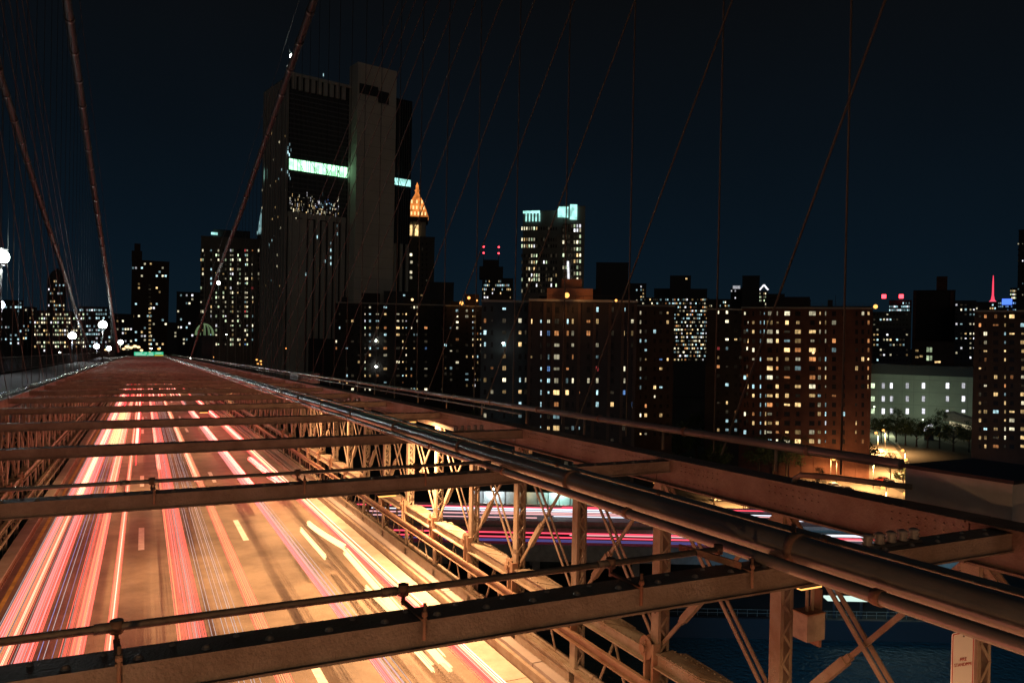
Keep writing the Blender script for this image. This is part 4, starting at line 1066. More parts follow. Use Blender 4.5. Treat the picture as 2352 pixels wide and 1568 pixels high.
# beacon on the far left tower and the red spire
sp = at(2280, 697, 1100)
r = root_b('radio_spire', sp, 'tall thin red lit spire near the right edge', 'spire')
q = MB(); q.tube([sp, sp + Vector((0,0,12)), sp + Vector((0,0,30)), sp + Vector((0,0,40))], 1, 8, rr=[3.4, 1.3, .9, .4]); q.build('mast', emit('red_lit_mast', (1, .06, .12), 1.3), r)
q = MB(); q.tube([sp - Vector((0,0,2)), sp + Vector((0,0,5))], 5.5, 8, rr=[7.5, 3]); q.build('base', emit('red_lit_base', (1, .12, .2), 1.0), r)

# the tall lit tower with the cyan crown (two faces)
b = Bld('tall tower with pale lit windows and a glowing cyan crown', 1196, 1288, 486, 440, mat('tower_masonry', (.17, .16, .145), .85, 0, .2, .05), 34, ang=math.radians(-14), name='office_tower')
rows = [524.6, 550, 565, 587, 602, 617, 632, 642, 655, 668]
for j, y in enumerate(rows):
    for i in range(15):
        x = 1199 + i*5.6
        on = (j == 0 and i < 7) or (j in (1, 2) and i < 6) or (j in (3, 4, 6, 7) and 4 <= i <= 6) or (j == 4 and 6 < i < 12 and random.random() < .6) or (j > 4 and random.random() < .22)
        b.win(x, y, 2.9, 7, random.choice(PAL['office']) if on else 'dim', 2) if (on or random.random() < .5) else b.darkwin(x, y, 2.9, 7)
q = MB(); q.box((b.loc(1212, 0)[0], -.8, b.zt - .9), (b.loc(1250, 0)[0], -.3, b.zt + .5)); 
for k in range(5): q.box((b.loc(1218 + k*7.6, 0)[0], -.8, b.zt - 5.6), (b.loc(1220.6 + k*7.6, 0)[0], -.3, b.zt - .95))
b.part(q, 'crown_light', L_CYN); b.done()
b = Bld('bright right hand face block of the tall lit tower with white crown', 1289, 1338, 474, 436, mat('tower_masonry_pale', (.20, .19, .17), .85, 0, .2, .05), 24, ang=math.radians(10), name='office_tower')
rows = [519, 529, 543, 556, 572, 586, 600, 614, 628, 641, 655]
for j, y in enumerate(rows):
    for i in range(7):
        x = 1294 + i*6.4
        on = (i >= 5 and random.random() < .85) or (i == 4 and random.random() < .6) or random.random() < .12
        b.win(x, y, 3.6, 7.5, random.choice(PAL['office']) if on else 'dim', 2)
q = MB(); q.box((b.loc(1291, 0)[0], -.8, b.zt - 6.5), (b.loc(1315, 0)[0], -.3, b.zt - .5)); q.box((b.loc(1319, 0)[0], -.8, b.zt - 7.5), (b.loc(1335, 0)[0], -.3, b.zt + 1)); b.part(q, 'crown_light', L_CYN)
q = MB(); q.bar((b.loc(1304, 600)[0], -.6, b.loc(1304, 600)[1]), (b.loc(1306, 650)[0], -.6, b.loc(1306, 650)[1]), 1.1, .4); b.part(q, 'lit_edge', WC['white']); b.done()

# orange pyramid tower
b = Bld('tower with an orange floodlit pyramid roof beside the office tower', 928, 994, 545, 480, mat('beaux_arts_stone', (.14, .12, .10), .85, 0, .2, .05), 24, name='pyramid_tower')
for x, y in ((935, 585), (944, 585), (935, 601), (945, 602), (935, 610), (944, 625), (936, 618), (944, 637), (936, 640)): b.win(x, y, 5, 6, 'pale', 2)
b.grid([(960, 3.5, .05), (970, 3.5, .08), (980, 3.5, .05)], [560 + 12*i for i in range(9)], 'far', 6)
zt = b.zt; cx0 = b.loc(956, 540)[0]
sq = lambda m3, hw, z0, z1, hw1=None: m3.quadbox([(cx0-hw, 12-hw, z0), (cx0+hw, 12-hw, z0), (cx0+hw, 12+hw, z0), (cx0-hw, 12+hw, z0)] + [(cx0-(hw1 or hw), 12-(hw1 or hw), z1), (cx0+(hw1 or hw), 12-(hw1 or hw), z1), (cx0+(hw1 or hw), 12+(hw1 or hw), z1), (cx0-(hw1 or hw), 12+(hw1 or hw), z1)])
k = 480 / F * 1.02
q = MB(); sq(q, 22*k*.97, zt, zt + 38*k); b.part(q, 'belfry', LIME_LIT_EDGE)
q = MB(); sq(q, 26*k, zt + 38*k, zt + 49*k); b.part(q, 'cornice', BRICK3)
for xx in (938, 953, 967):
    q = MB(); lx = b.loc(xx, 0)[0]; q.box((lx - 1.0, 12 - 22*k - .5, zt + 6*k), (lx + 1.0, 12 - 22*k - .1, zt + 30*k)); b.part(q, 'arched_opening', WC['warm'])
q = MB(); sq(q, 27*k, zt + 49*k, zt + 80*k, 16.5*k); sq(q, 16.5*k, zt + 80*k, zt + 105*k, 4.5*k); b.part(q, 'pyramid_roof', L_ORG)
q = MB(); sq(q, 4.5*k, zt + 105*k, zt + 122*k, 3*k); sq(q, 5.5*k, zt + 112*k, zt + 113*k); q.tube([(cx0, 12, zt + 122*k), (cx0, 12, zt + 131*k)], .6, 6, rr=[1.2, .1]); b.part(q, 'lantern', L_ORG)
for lvl, cnt in ((56, 6), (70, 5), (84, 3)):
    for i in range(cnt):
        f_ = (lvl - 49) / 56; hw = (27 - f_*20)*k
        q = MB(); xx = cx0 - hw*.8 + 1.6*hw*i/max(cnt-1, 1); q.box((xx - .45, 12 - hw - 1.2, zt + lvl*k - 1), (xx + .45, 12 - hw + .8, zt + lvl*k + 1)); b.part(q, 'dormer', emit('dormer_light', (1, .62, .25), 1.6) if i == 0 and lvl == 56 else bpy.data.materials['dormer_light'])
b.done()
# cyan spire (behind the office tower)
q0 = at(606, 540, 560)
r = root_b('lit_crown_tower', (q0.x, q0.y, 2), 'pale cyan floodlit tower crown left of the dark office tower', 'tower')
q = MB(); q.tube([(q0.x, q0.y, 2), q0], 4.6, 8); q.build('shaft', FARD, r)
q = MB(); q.tube([q0, q0 + Vector((0,0,2.5))], 4.8, 8); q.tube([q0 + Vector((0,0,2.6)), q0 + Vector((0,0,16)), q0 + Vector((0,0,27))], 3, 8, rr=[4.2, 2.6, .5]); q.build('crown', emit('cyan_floodlight_glow', (.40, .72, .75), .38, False, 0, .8, .3), r)  # crown glows by itself in place of floodlights

# courthouse-like big block left of the office tower
b = Bld('broad stone office block with a dense grid of lit windows left of the dark tower', 458, 622, 548, 430, mat('municipal_stone', (.16, .14, .115), .85, 0, .2, .05), 30, name='stone_office_block')
X_, Y_ = Z(430.6, 488, 3.901)
cols = [(X_(a), 13/3.9, dn) + t for a, dn, t in ((122, .25, ()), (138, .3, ()), (155, .3, ()), (212, .4, ('far',)), (258, .45, ()), (278, .4, ()), (322, .5, ()), (342, .5, ()), (388, .7, ()), (405, .65, ()), (452, .35, ()), (470, .35, ()), (517, .7, ('home',)), (535, .75, ('office',)), (581, .55, ('home',)), (637, .1, ()), (674, .85, ('office',)), (692, .85, ('office',)))]
b.grid(cols, [Y_(340 + 42*i) for i in range(21)], 'office', 6, cap=280)
q = MB(); q.box((b.x0 + 6, 4, b.zt + .5), (b.x1 - 12, 20, b.zt + 5)); b.part(q, 'penthouse', FARD)
q = MB(); q.box((b.loc(494, 0)[0], 2, b.zt + 1.8), (b.loc(509, 0)[0], 3, b.zt + 3)); b.part(q, 'roof_light', L_CYN)
for k in range(9):
    q = MB(); x = b.x0 + (b.x1 - b.x0)*(k + .5)/9; q.box((x - .25, -.3, 0), (x + .25, -.02, b.zt - 8)); b.part(q, 'pilaster', LIME_LIT_EDGE)
b.done()
# glowing glass dome by the cable
dm_ = at(470, 752, 300); r = root_b('glass_dome', (dm_.x, dm_.y, 2), 'small green lit ribbed glass dome near the foot of the right cable', 'dome')
q = MB(); q.tube([(dm_.x, dm_.y, 2), (dm_.x, dm_.y, dm_.z - 3)], 3.4, 12); q.build('drum', FARD, r)
q = MB()
for k in range(12):
    t = 2*math.pi*k/12; q.tube([(dm_.x + 3.4*math.cos(t)*math.cos(u), dm_.y + 3.4*math.sin(t)*math.cos(u), dm_.z - 3 + 4.5*math.sin(u)) for u in [i*math.pi/10 for i in range(6)]], .14, 4)
q.build('ribs', emit('dome_rib_light', (.55, .85, .4), .25), r)

# office tower: nearest corner near x=655, right face receding
c0 = at(655, 770, 350); c1 = at(937, 770, 388); c0.z = c1.z = 2; ex = (c1 - c0).normalized(); Lf = (c1 - c0).length; ey = Vector((-ex.y, ex.x, 0))
OR = empty('office_tower', c0, math.atan2(ex.y, ex.x)); tag(OR, 'very tall dark office tower with a pale blank slab and one green lit floor', 'office tower')
def oloc(x, y, yo=0.0):   # picture to face coordinates
    v = ray(x, y); P0 = c0 + ey*yo; t = (P0 - EYE).dot(ey) / v.dot(ey); q_ = EYE + v*t - c0; return q_.dot(ex), q_.z
def opart(b_, name, m2, kind=None):
    me = b_.mesh(name, m2); o = bpy.data.objects.new(name, me); COL.objects.link(o); o.parent = OR
    if kind: o['kind'] = kind
    return o
DT = 34.0
zt = oloc(658, 168)[1]
q = MB(); q.box((0, 0, 0), (Lf, DT, zt)); opart(q, 'curtain_wall', GLASSD)
xs0 = oloc(797, 500)[0]; xs1 = oloc(905, 500, -9)[0]; zs = oloc(815, 140, -9)[1]
q = MB(); q.box((xs0, -9, 0), (xs1, 0, zs)); opart(q, 'blank_slab', SLAB)
for (xa, xb, ya, yb) in ((825, 868, 201, 214), (868, 893, 214, 236)):
    a0 = oloc(xa, yb, -9); a1 = oloc(xb, ya, -9); q = MB(); q.box((a0[0], -9.3, a0[1]), (a1[0], -9.02, a1[1])); opart(q, 'slab_vent', DARK)
a0 = oloc(820, 215, -9); a1 = oloc(900, 188, -9)
# ribs on the lower part
z5 = oloc(700, 500)[1]
n = 9
for i in range(n + 1):
    x = (xs0 - .5) * (i + .1) / n
    wdt = 3.2 if i in (0, 1) else 2.1
    q = MB(); q.box((x, -1.2, 0), (x + wdt, 0, z5 - (i % 2)*1.0)); opart(q, 'rib', RIBL)
q = MB(); q.box((0, -1.0, z5 - .5), (xs0 - 1, -.02, z5 + 2.0)); opart(q, 'rib_band', RIBL)
# ribs on top
z7 = oloc(700, 212)[1]
for i in range(9):
    x = .8 + (xs0 - 2) * i / 9
    q = MB(); q.box((x, -1.2, z7), (x + 1.9, 0, zt - .8)); opart(q, 'top_rib', RIBL)
q = MB(); q.box((0, -1.4, zt - .8), (xs0, -.01, zt + .6)); opart(q, 'roof_band', RIBL)
# left face ribs
for i in range(9):
    y = .5 + i * (DT - 1) / 9
    q = MB(); q.box((-1.0, y, 0), (0, y + 1.9, zt - 1)); opart(q, 'side_rib', RIBL)
# right part ribs
xr0 = xs1 + 1.0
for i in range(4):
    x = xr0 + (Lf - xr0 - 1) * i / 3.4
    q = MB(); q.box((x, -1.0, 0), (x + 1.5, 0, oloc(915, 560)[1])); opart(q, 'rib', RIBL)
# green lit floor, with its bays and braces
g0 = oloc(657, 388)[1]; g1 = oloc(657, 363)[1]
nb = 14; x0 = .2; x1 = xs0 - .3
for i in range(nb):
    a_ = x0 + (x1 - x0)*i/nb; b2 = x0 + (x1 - x0)*(i+1)/nb
    q = MB(); q.box((a_ + .18, -.35, g0), (b2 - .18, -.1, g1)); opart(q, 'lit_bay', L_GRN)
q = MB()
for i in (2, 5, 8, 11): q.bar((x0 + (x1-x0)*i/nb, -.5, g1), (x0 + (x1-x0)*(i+1.4)/nb, -.5, g0), .25, .12, Vector((0, 1, 0)))
opart(q, 'floor_brace', DARK)
q = MB(); q.box((xs1 + .5, -.35, g0 + .3), (Lf - .3, -.1, g0 + 3.6)); opart(q, 'lit_bay', L_CYN)
q = MB()
for i in range(5): q.bar((xs1 + .5 + i*1.6, -.5, g0 + 3.6), (xs1 + 1.9 + i*1.6, -.5, g0 + .3), .3, .1, Vector((0, 1, 0)))
opart(q, 'floor_brace', DARK)
q = MB(); q.box((-.35, 26, g0 - .3), (-.1, 33, g0 + 4.4)); opart(q, 'lit_bay', L_CYN)
q = MB()
for i in range(46):
    x = .6 + (xs0 - 1.2)*i/46; q.box((x, -.35, z5 + 2.2), (x + .16, -.02, g0 - .3)); q.box((x, -.35, g1 + .3), (x + .16, -.02, z7))
for i in range(24):
    z = z5 + 4 + i*(z7 - z5 - 4)/24
    if not (g0 - 1 < z < g1 + 1): q.box((.1, -.25, z), (xs0 - .1, -.02, z + .5))
for i in range(10):
    x = xs1 + .8 + i*(Lf - xs1 - 1.2)/10; q.box((x, -.35, oloc(915, 560)[1] + .1), (x + .16, -.02, g0 - .2)); q.box((x, -.35, g1 + .4), (x + .16, -.02, zt - 1))
opart(q, 'mullions', mat('mullion_metal', (.12, .12, .125), .5), 'stuff')
q = MB(); 
for i in range(26):
    z = 20 + i*5.2
    if z < zs: q.box((xs0 + .05, -9.06, z), (xs1 - .05, -9.005, z + .12))
opart(q, 'slab_joints', mat('slab_joint', (.22, .20, .175), .9), 'stuff')
# sparkle of small lights behind the glass (y 440..500)
for i in range(150):
    x = random.uniform(663, 778); y = random.triangular(440, 502, 490)
    lx, lz = oloc(x, y); q = None
    kind = random.choice(('pale', 'warm', 'pale', 'white', 'dim')) if not (726 < x < 765 and y < 480) else random.choice(('blue', 'cool', 'white'))
    me = win_mesh(.3, random.choice((.6, 1.2, 1.8)), kind, 2); o = bpy.data.objects.new('window', me); COL.objects.link(o); o.parent = OR; o.location = (lx, -.15, lz)
for (x, y) in ((661, 340), (665, 332), (661, 350), (668, 345), (664, 356), (660, 395), (664, 402), (666, 410), (740, 170+4), (757, 560), (757, 575), (757, 592), (757, 606), (744, 600), (772, 538), (700, 630), (726, 545), (771, 520)):
    me = win_mesh(.4, 1.4, 'cool', 2); o = bpy.data.objects.new('window', me); COL.objects.link(o); o.parent = OR; o.location = (oloc(x, y)[0], -1.35 if y > 500 or y < 200 else -.2, oloc(x, y)[1])
for i in range(26):
    me = win_mesh(.4, 1.0, random.choice(('pale', 'cool', 'warm')), 2); o = bpy.data.objects.new('window', me); COL.objects.link(o); o.parent = OR
    o.location = (-1.15, random.choice([.5 + .95 + j*(DT-1)/9 for j in range(9)]), random.uniform(60, zt - 10)); o.rotation_euler = (0, 0, -math.pi/2)
q = MB(); a0 = oloc(705, 850); a1 = oloc(768, 778); q.box((a0[0], -7, 0), (a1[0], -1.3, a1[1])); opart(q, 'low_annex', DARK)

# roof lamps and wall lamps (orange and white)
def wall_lamp(x, y, d, rad, glass, lab, col=None, power=0):
    pos = at(x, y, d); r = root_b('wall_lamp', pos, lab, 'lamp', 'lamps on the apartment blocks')
    q = MB(); q.tube([pos + Vector((0,0,rad*math.sin(t_))) for t_ in [i*math.pi/6 - math.pi/2 for i in range(7)]], rad, 10, rr=[max(.01, rad*math.cos(i*math.pi/6 - math.pi/2)) for i in range(7)]); q.build('globe', glass, r)
    back = Vector((math.sin(PSI), math.cos(PSI), 0)); q = MB(); q.tube([pos, pos + back*1.6 - Vector((0,0,.3))], .12, 6); q.build('bracket', DARK, r)
    if power: point(r, pos - back*(rad + .5), col, power, .3)
SO = (1, .42, .12)
wall_lamp(1060, 696, 296, .75, L_SOD, 'left one of the two orange lamps on the dark block roof', SO, 200)
wall_lamp(1077, 684, 298, .6, L_SOD, 'right one of the two orange lamps on the dark block roof', SO, 150)
wall_lamp(1095, 690, 295, .4, L_SOD, 'dimmer orange lamp right of the two roof lamps', SO, 80)
wall_lamp(1302, 678, 177, .62, L_SOD, 'glaring orange lamp on the lit roof bulkhead', SO, 700)
wall_lamp(1415, 690, 177, .3, L_SOD, 'small orange lamp on the roof edge of the near tall block', SO, 40)
wall_lamp(2011, 704, 228, .62, L_SOD, 'orange lamp at the right roof corner of the red brick block', SO, 150)
wall_lamp(864, 782, 310, .38, L_WHT, 'upper pale lamp on the face of the brown block')
wall_lamp(864, 842, 310, .42, L_WHT, 'lower pale lamp on the face of the brown block')
wall_lamp(1156, 788, 184, .26, L_WHT, 'pale lamp on the blue grey wing')
wall_lamp(947, 688, 309, .5, L_AMB, 'amber lamp on the roof of the long brown block')
wall_lamp(1868, 810, 230, .35, L_AMB, 'small amber lamp on the face of the red brick block')

# ---------------- streets, street lamps
def patch(name, pts, m2, z, kind='structure'):
    q = MB(); q.quad([at_z(x, y, z) for x, y in pts]); return tag(q.build(name, m2), kind=kind)
patch('street', [(1990, 990), (2030, 990), (2110, 1105), (1990, 1098)], STREET, 2.02)
patch('street_crossing', [(1500, 1095), (1990, 1090), (2130, 1160), (1640, 1205)], STREET, 2.012)
patch('pavement', [(1990, 985), (2045, 985), (2070, 1030), (2034, 1002)], CONC, 2.03)
patch('verge', [(1560, 1040), (1990, 1040), (1985, 1085), (1520, 1088)], GRASSM, 2.006)
lamps = [(2012, 996, 'far left lamp on the lit street beside the red brick block'), (2029, 990, 'lamp among the green trees at the top of the lit street'), (2073, 1037, 'lamp at the right kerb halfway down the lit street'), (2081, 1058, 'lamp at the right kerb near the grey housing'),
         (2000, 1062, 'lamp on a white pole at the foot of the lit street'), (1902, 1051, 'left lamp of the pair under the red brick block'), (1915, 1057, 'right lamp of the pair under the red brick block'),
         (2028, 1123, 'lamp seen through the gap below the rail pipe'), (2080, 1137, 'lowest lamp in the gap below the rail pipe'), (1505, 1110, 'lone orange lamp seen through the right truss'), (1960, 1150, 'lamp hidden behind the truss chord above the parked cars'), (1700, 1100, 'lamp behind the rail pipe above the white van')]
ZL = 9.5
for x, y, lab in lamps:
    pos = at_z(x, y, ZL)
    r = root_b('street_lamp', (pos.x, pos.y, 2), lab, 'street lamp', 'sodium street lamps beside the apartment blocks')
    q = MB(); q.tube([(pos.x + 1.2, pos.y, 2), (pos.x + 1.2, pos.y, ZL + .2)], .11, 6); q.tube([(pos.x + 1.2, pos.y, ZL + .2), (pos.x + .6, pos.y, ZL + .55), (pos.x, pos.y, ZL + .45)], .07, 6); q.build('pole', mat('lamp_pole', (.14, .13, .12), .6) if 'lamp_pole' not in bpy.data.materials else bpy.data.materials['lamp_pole'], r)
    q = MB(); q.tube([(pos.x - .3, pos.y, ZL + .35), (pos.x + .3, pos.y, ZL + .4)], .42, 8); q.build('lamp_head', L_SOD, r)
    l = bpy.data.lights.new('lamp_light', 'SPOT'); l.color = (1, .50, .17); l.energy = 5200 if 'pair' in lab else (60000 if y < 1045 else 24000); l.spot_size = math.radians(158); l.spot_blend = .4; l.shadow_soft_size = .4
    o = bpy.data.objects.new('lamp_light', l); COL.objects.link(o); put(o, r); o.location = (pos.x, pos.y, ZL - .5)
    if 'pair' in lab: point(r, (pos.x, pos.y - 1, ZL - .6), (1, .45, .13), 1500, .4)
# pale green lights near the trees by the white block
for x, y, pw, lab in ((2008, 935, 3500, 'pale wall lamp lighting the corner of the white block'), (2030, 970, 3000, 'pale lamp behind the green trees'), (2120, 965, 2400, 'dim pale lamp under the white block')):
    pos = at(x, y, 345); r = root_b('yard_lamp', (pos.x, pos.y, 2), lab, 'lamp', 'pale lamps round the white block')
    q = MB(); q.tube([(pos.x, pos.y, 2), pos], .1, 6); q.build('pole', DARK, r)
    q = MB(); q.tube([pos, pos + Vector((0,0,.5))], .32, 8); q.build('lamp_head', emit('yard_lamp_glass', (.9, 1, .65), 5) if 'yard_lamp_glass' not in bpy.data.materials else bpy.data.materials['yard_lamp_glass'], r)
    point(r, pos - Vector((math.sin(PSI), math.cos(PSI), 0))*1.0, (.85, 1, .62), pw, .3)
# crowd of small lights at the foot of the stone block
# ---------------- elevated highway
def hv(lat, dep, z): return gv(lat, dep, z)
def hbox(l0, l1, d0_, d1_, z0, z1, name, m2, parent=None):
    q = MB(); q.quadbox([hv(l0,d0_,z0),hv(l1,d0_,z0),hv(l1,d1_,z0),hv(l0,d1_,z0),hv(l0,d0_,z1),hv(l1,d0_,z1),hv(l1,d1_,z1),hv(l0,d1_,z1)]); return q.build(name, m2, parent)
HZ = 10.0
r = root_b('elevated_highway', gv(20, 130, 2), 'elevated highway crossing under the bridge beyond the right truss', 'highway')
HD = mat('highway_deck', (.10, .10, .115), .75, 0, .2, .2)
hbox(-70, 170, 119, 129.5, HZ - 1.4, HZ, 'near_deck', HD, r); hbox(-70, 170, 131.5, 146, HZ - 1.2, HZ + .4, 'far_deck', HD, r)
hbox(-70, 170, 118.6, 119, HZ - 1.6, HZ + .9, 'parapet', CONC, r); hbox(-70, 170, 129.5, 129.9, HZ - .4, HZ + .9, 'parapet', CONC, r)
hbox(-70, 170, 131.1, 131.5, HZ - 1.2, HZ + 1.6, 'parapet', CONC, r); hbox(-70, 170, 146, 146.4, HZ - .4, HZ + 1.2, 'parapet', CONC, r)
for k in range(14):
    hbox(-60 + 16*k, -58.8 + 16*k, 123.5, 124.7, 2, HZ - 1.4, 'pier', CONC, r); hbox(-60 + 16*k, -58.8 + 16*k, 138, 139.2, 2, HZ - 1.2, 'pier', CONC, r)
HR = emit('highway_tail_light', (1, .07, .12), 1.7); HWH = emit('highway_head_light', (.85, .88, 1), 1.5); HB = emit('highway_violet', (.22, .22, .75), .35); HP = emit('highway_pink', (1, .5, .5), 1.2)
def htrail(dep, z, l0, l1, th, m2, lab):
    q = MB(); q.quadbox([hv(l0,dep,z),hv(l1,dep,z),hv(l1,dep+th,z),hv(l0,dep+th,z),hv(l0,dep,z+.12),hv(l1,dep,z+.12),hv(l1,dep+th,z+.12),hv(l0,dep+th,z+.12)])
    tag(q.build('light_trail', m2, None, hv(l0, dep, z)), lab, 'light trail', 'streams of light on the elevated highway')
htrail(126.0, HZ+.8, -30, 60, .45, HR, 'upper red streak on the near highway deck'); htrail(123.4, HZ+.8, -34, 36, .35, HR, 'lower red streak on the near highway deck'); htrail(122.2, HZ+.7, -20, 60, .22, HB, 'violet streak low on the near highway deck'); htrail(121.4, HZ+.7, -10, 42, .16, HB, 'lowest violet streak on the near highway deck')
htrail(127.8, HZ+.8, 25, 90, .9, HWH, 'broad white streak on the near highway deck at right'); htrail(125.2, HZ+.8, 10, 90, .16, HP, 'thin pink streak on the near highway deck')
for i, (dp, l0, l1, th, m2, lab) in enumerate(((142.8, -30, 30, .35, HR, 'farthest red streak on the far highway deck'), (141.6, -12, 36, .6, HWH, 'widest white streak on the far highway deck'), (140.2, -25, 60, .3, HWH, 'white streak in the middle of the far highway deck'), (139.0, -5, 60, .2, HP, 'pink streak on the far highway deck'), (137.6, -30, 22, .4, HP, 'left pink streak on the far highway deck'), (136.4, 8, 60, .16, HWH, 'thin white streak on the far highway deck'), (134.9, -30, 5, .25, HP, 'nearest pink streak on the far highway deck'), (143.9, 10, 60, .3, HR, 'red streak along the far parapet'))):
    htrail(dp, HZ + 1.2, l0, l1, th, m2, lab)
# lit hoarding behind the highway
r = root_b('site_hoarding', gv(2, 149, 2), 'long pale site hoarding glowing under white light behind the highway', 'fence')
HOARD = mat('hoarding_panel', (.55, .60, .60), .7, 0, .2, .5)
for k in range(13):
    l0 = -7 + k*2.1
    hbox(l0, l0 + 2.0, 149, 149.12, 10.2, 12.9, 'hoarding_panel', HOARD, r); hbox(l0 + 2.01, l0 + 2.09, 148.9, 149.1, 2, 13.1, 'post', DARK, r)
for lat, col, pw in ((-3, (.85, .95, 1), 650), (9.5, (.55, 1, .85), 750), (3, (1, .7, .3), 150)):
    pos = gv(lat, 147.3, 13.6); q = MB(); q.tube([pos, pos + Vector((0,0,.3))], .18, 8); q.tube([pos + Vector((0,0,.15)), gv(lat, 149.0, 13.2)], .05, 6); q.build('work_light', L_WHT if pw > 200 else L_SOD, r); point(r, pos - Vector((0,0,.35)), col, pw, .2)
# bright strip: lit top near the water, its light put into a glowing roof
r = root_b('pier_canopy', gv(58, 104, 3), 'long low pier canopy with a glowing white edge near the water', 'canopy')
hbox(47, 66, 112.6, 114.2, 5.2, 5.5, 'roof', emit('glowing_roof_top', (.75, 1, .88), 1.0), r)
for k in range(5): hbox(48 + 4*k, 48.3 + 4*k, 113, 113.3, 2, 5.2, 'post', DARK, r)
# added blue floodlight, out of view, to bring blue light onto the river
pos = Vector((10.5, 14, 33)); r = root_b('added_blue_floodlight', pos, 'added unseen blue floodlight under the bridge shining on the river', 'lamp')
q = MB(); q.box((pos.x - .3, pos.y - .2, pos.z), (pos.x + .3, pos.y + .2, pos.z + .3)); q.build('housing', DARK, r)
l = bpy.data.lights.new('blue_light', 'SPOT'); l.color = (.14, .55, 1); l.energy = 210000; l.spot_size = math.radians(60); l.spot_blend = 1; l.shadow_soft_size = .3
o = bpy.data.objects.new('blue_light', l); COL.objects.link(o); put(o, r); o.location = pos - Vector((0,0,.1)); o.rotation_euler = (gv(60, 86, 0) - pos).to_track_quat('-Z', 'Y').to_euler()
# esplanade railings and a banner by the water
r = root_b('waterfront_railing', gv(30, 112.5, 2.9), 'thin pale railing along the river wall', 'railing')
q = MB()
for z in (3.4, 3.9): q.bar(gv(-20, 112.1, z), gv(110, 112.1, z), .05, .05, Vector((0,0,1)))
for k in range(90): q.bar(gv(-20 + 1.45*k, 112.1, 2.9), gv(-20 + 1.45*k, 112.1, 3.9), .05, .05)
q.build('rails', STEEL, r)

# ---------------- trees
def tree_meshes(seed, R, H, n, m2):
    rnd = random.Random(seed); t = MB()
    t.tube([(0,0,0), (.1,0,H*.25), (.05,.1,H*.5)], .3, 8, rr=[.32, .24, .14])
    tips = []
    for k in range(9):
        a = k*2.4 + rnd.uniform(-.4, .4); L = R*rnd.uniform(.5, .9); zz = H*rnd.uniform(.25, .5)
        e_ = Vector((math.cos(a)*L, math.sin(a)*L, zz + H*rnd.uniform(.12, .4))); tips.append(e_)
        t.tube([(0.05,0,zz), e_*.5 + Vector((0,0,zz*.6)), e_], .1, 5, rr=[.13, .08, .03])
    tr = t.mesh('trunk', BARK)
    c = MB(); cl = []
    for k in range(46):
        a = rnd.uniform(0, 6.28); ph = math.acos(rnd.uniform(-.6, 1)); rr_ = R*rnd.uniform(.45, 1.0)
        cl.append((Vector((rr_*math.cos(a)*math.sin(ph), rr_*math.sin(a)*math.sin(ph), H*.62 + H*.36*math.cos(ph)*rnd.uniform(.6, 1.05))), R*rnd.uniform(.16, .34)))
    for k in range(n):
        p0, rad = rnd.choice(cl); d = Vector((rnd.gauss(0, 1), rnd.gauss(0, 1), rnd.gauss(0, .8))); d = d.normalized()*rad*rnd.uniform(.3, 1.15)
        ctr = p0 + d; s_ = rnd.uniform(.10, .24)*R/4
        n1 = Vector((rnd.gauss(0,1), rnd.gauss(0,1), rnd.gauss(0,1))).normalized(); a = n1.orthogonal().normalized(); b_ = n1.cross(a)
        c.quad([ctr + a*s_, ctr + b_*s_*.7, ctr - a*s_, ctr - b_*s_*.7])
    return tr, c.mesh('crown', m2)
TM = [tree_meshes(s_, 4.2, 9.5, 2600, LEAF) for s_ in (1, 2, 3)] + [tree_meshes(5, 3.0, 12, 2200, LEAF)]
trees = [(1640, 1098, 1.1, 'dark tree left of the red brick block'), (1560, 1080, 1.4, 'broad dark tree in the gap between the brick blocks'), (1520, 1070, 1.2, 'dark tree at the foot of the brown wing'), (1598, 1075, 1.5, 'tall dark tree in the wide gap between blocks'),
 (1742, 1098, 1.2, 'first dark tree in front of the red brick block'), (1775, 1093, 1.1, 'second dark tree in front of the red brick block'), (1806, 1098, 1.25, 'third dark tree in front of the red brick block'), (1845, 1096, 1.1, 'fourth dark tree in front of the red brick block'), (1935, 1098, 1.5, 'orange tinged tree right of the lamp pair'), (1965, 1094, 1.5, 'tree at the right corner of the red brick block'), (1995-4, 1092, .9, 'small tree at the kerb of the lit street'),
 (2045, 1105, .85, 'small dark tree standing out against the lit street'), (2075, 1118, .7, 'low bush at the foot of the lit street'),
 (2024, 1016, 1.05, 'bright green tree under the white block'), (2040, 1012, 1.15, 'green tree right of the bright green tree'), (2058, 1015, 1.2, 'darker green tree beside the white block'), (2080, 1022, 1.1, 'dark tree right of the green trees'), (2105, 1025, 1.25, 'large dark tree below the white block'), (2130, 1028, 1.2, 'dark tree left of the kiosk'), (2158, 1030, 1.2, 'dark tree right of the kiosk'), (2190, 1036, 1.3, 'dark tree above the grey housing'), (2225, 1038, 1.2, 'dark tree left of the right edge block'), (2262, 1062, 1.2, 'dark tree at the foot of the right edge block'), (2310, 1068, 1.25, 'rightmost dark tree at the foot of the right edge block'),
 (1296, 1190, 1.0, 'green lit tree behind the site hoarding'), (1250, 1180, .9, 'dark tree at left behind the site hoarding'), (1345, 1185, .9, 'dark tree at right behind the site hoarding'),
 (1880, 1145, .7, 'bush beside the parked cars'), (1640, 1160, .7, 'bush left of the white van'), (1770, 1175, .7, 'bush right of the white van'), (1040, 1010, 1.4, 'dark tree behind the rail pipe at left'), (1100, 1020, 1.3, 'second dark tree behind the rail pipe'), (1180, 1060, 1.2, 'third dark tree behind the rail pipe')]
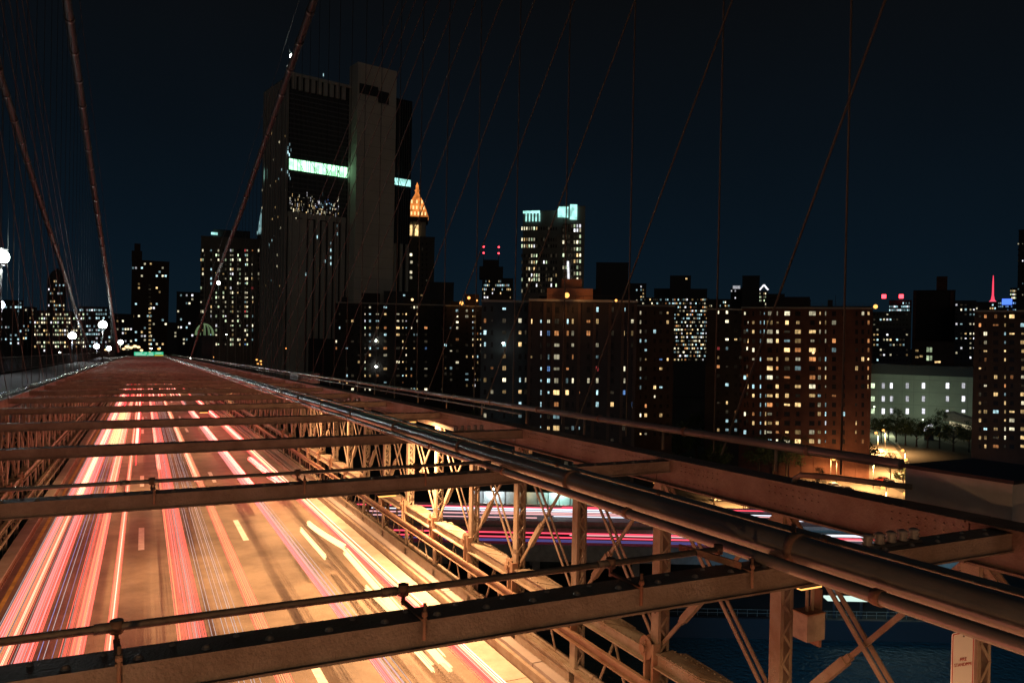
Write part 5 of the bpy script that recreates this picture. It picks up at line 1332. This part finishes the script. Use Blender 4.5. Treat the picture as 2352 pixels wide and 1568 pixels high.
for i, (x, y, s_, lab) in enumerate(trees):
    pos = at_z(x, y, 2); tr, cr = TM[i % 4]
    r = empty('tree', pos, i*1.7); r.scale = (s_, s_, s_ * (1 + .12*math.sin(i*2.1))); tag(r, lab, 'tree', 'street trees among the apartment blocks')
    for nm, me in (('trunk', tr), ('crown', cr)):
        o = bpy.data.objects.new(nm, me); COL.objects.link(o); o.parent = r
# distant dark tree line near the bridge end
for i in range(9):
    pos = at_z(400 + 30*i, 905, 2); r = empty('tree', pos, i*2.2); r.scale = (2.2, 2.2, 2.6); tag(r, ['first','second','third','fourth','fifth','sixth','seventh','eighth','ninth'][i] + ' dark tree from the left in the row below the stone block', 'tree', 'dark trees beyond the end of the bridge')
    for nm, me in zip(('trunk', 'crown'), TM[i % 3]): o = bpy.data.objects.new(nm, me); COL.objects.link(o); o.parent = r

# ---------------- vehicles
def vehicle(x, y, rz, paint, lab, van=False, name='parked_car', cat='car'):
    pos = at_z(x, y, 2.03); r = empty(name, pos, rz); tag(r, lab, cat, 'vehicles in the lit street')
    L, W2, Hh = (5.2, 1.0, 2.1) if van else (4.5, .9, 1.45)
    prof = [(-L/2, .35), (-L/2, .9), (-L/2 + .1, Hh*.93), (-L/2 + .5, Hh), (L*.22, Hh), (L*.36, 1.05), (L/2 - .05, .9), (L/2, .35)] if van else [(-L/2, .35), (-L/2, .85), (-L*.36, .95), (-L*.24, Hh), (L*.10, Hh), (L*.26, .95), (L/2 - .05, .8), (L/2, .35)]
    def prism(pr, w1, nm, m2):
        q = MB(); n = len(pr); q.v = [(a, -w1, c) for a, c in pr] + [(a, w1, c) for a, c in pr]; q.f = [tuple(range(n)), tuple(range(n, 2*n))[::-1]] + [(k, n+k, n+(k+1) % n, (k+1) % n) for k in range(n)]; q.m = [0]*len(q.f); q.sm = [False]*len(q.f)
        me = q.mesh(nm, m2); o = bpy.data.objects.new(nm, me); COL.objects.link(o); o.parent = r
    prism(prof, W2, 'body', paint)
    gl = [(-L/2 + .6, 1.15), (-L/2 + .62, Hh - .2), (L*.20, Hh - .2), (L*.31, 1.15)] if van else [(-L*.32, .97), (-L*.22, Hh - .12), (L*.09, Hh - .12), (L*.22, .97)]
    prism(gl, W2 + .01, 'side_windows', CARGL)
    ws = [(L*.225, Hh - .08), (L*.235, Hh - .05), (L*.365, 1.12), (L*.355, 1.09)] if van else [(L*.11, Hh - .04), (L*.12, Hh - .01), (L*.262, .98), (L*.252, .95)]
    prism(ws, W2*.88, 'windscreen', CARGL)
    for sx_ in (-L*.31, L*.31):
        for sy in (-W2, W2):
            q = MB(); q.tube([(sx_, sy*.86, .34), (sx_, sy*1.02, .34)], .34, 12); me = q.mesh('wheel', TYRE); o = bpy.data.objects.new('wheel', me); COL.objects.link(o); o.parent = r
    for sy in (-W2*.7, W2*.7):
        q = MB(); q.box((L/2 - .03, sy - .15, .62), (L/2 + .02, sy + .15, .78)); me = q.mesh('headlight', SIGNW); o = bpy.data.objects.new('headlight', me); COL.objects.link(o); o.parent = r
vehicle(1703, 1157, math.radians(-100), WHITEP, 'white van facing the viewer in the lit street', True, 'white_van', 'van')
vehicle(2040, 1112, math.radians(160), SILVER, 'silver car in front on the lit street below the rail pipe')
vehicle(2027, 1106, math.radians(165), REDP, 'reddish car behind the silver car on the lit street')
vehicle(1010, 1190, math.radians(90), REDP, 'red vehicle glimpsed through the lower part of the right truss')
for x, y, rz, pt, lab in ((2060, 1075, 75, SILVER, 'grey car parked at the right kerb of the lit street'), (2018, 1040, 80, WHITEP, 'white car farther up the lit street'), (2068, 1098, 70, DARK, 'dark car parked below the right kerb lamp'), (1730, 1168, 170, SILVER, 'silver car beside the white van'), (1655, 1150, 165, WHITEP, 'pale car left of the white van'), (1940, 1128, 160, DARK, 'dark car parked beside the bush'), (1912, 1120, 160, WHITEP, 'white car parked left of the dark car')):
    vehicle(x, y, math.radians(rz), pt, lab)
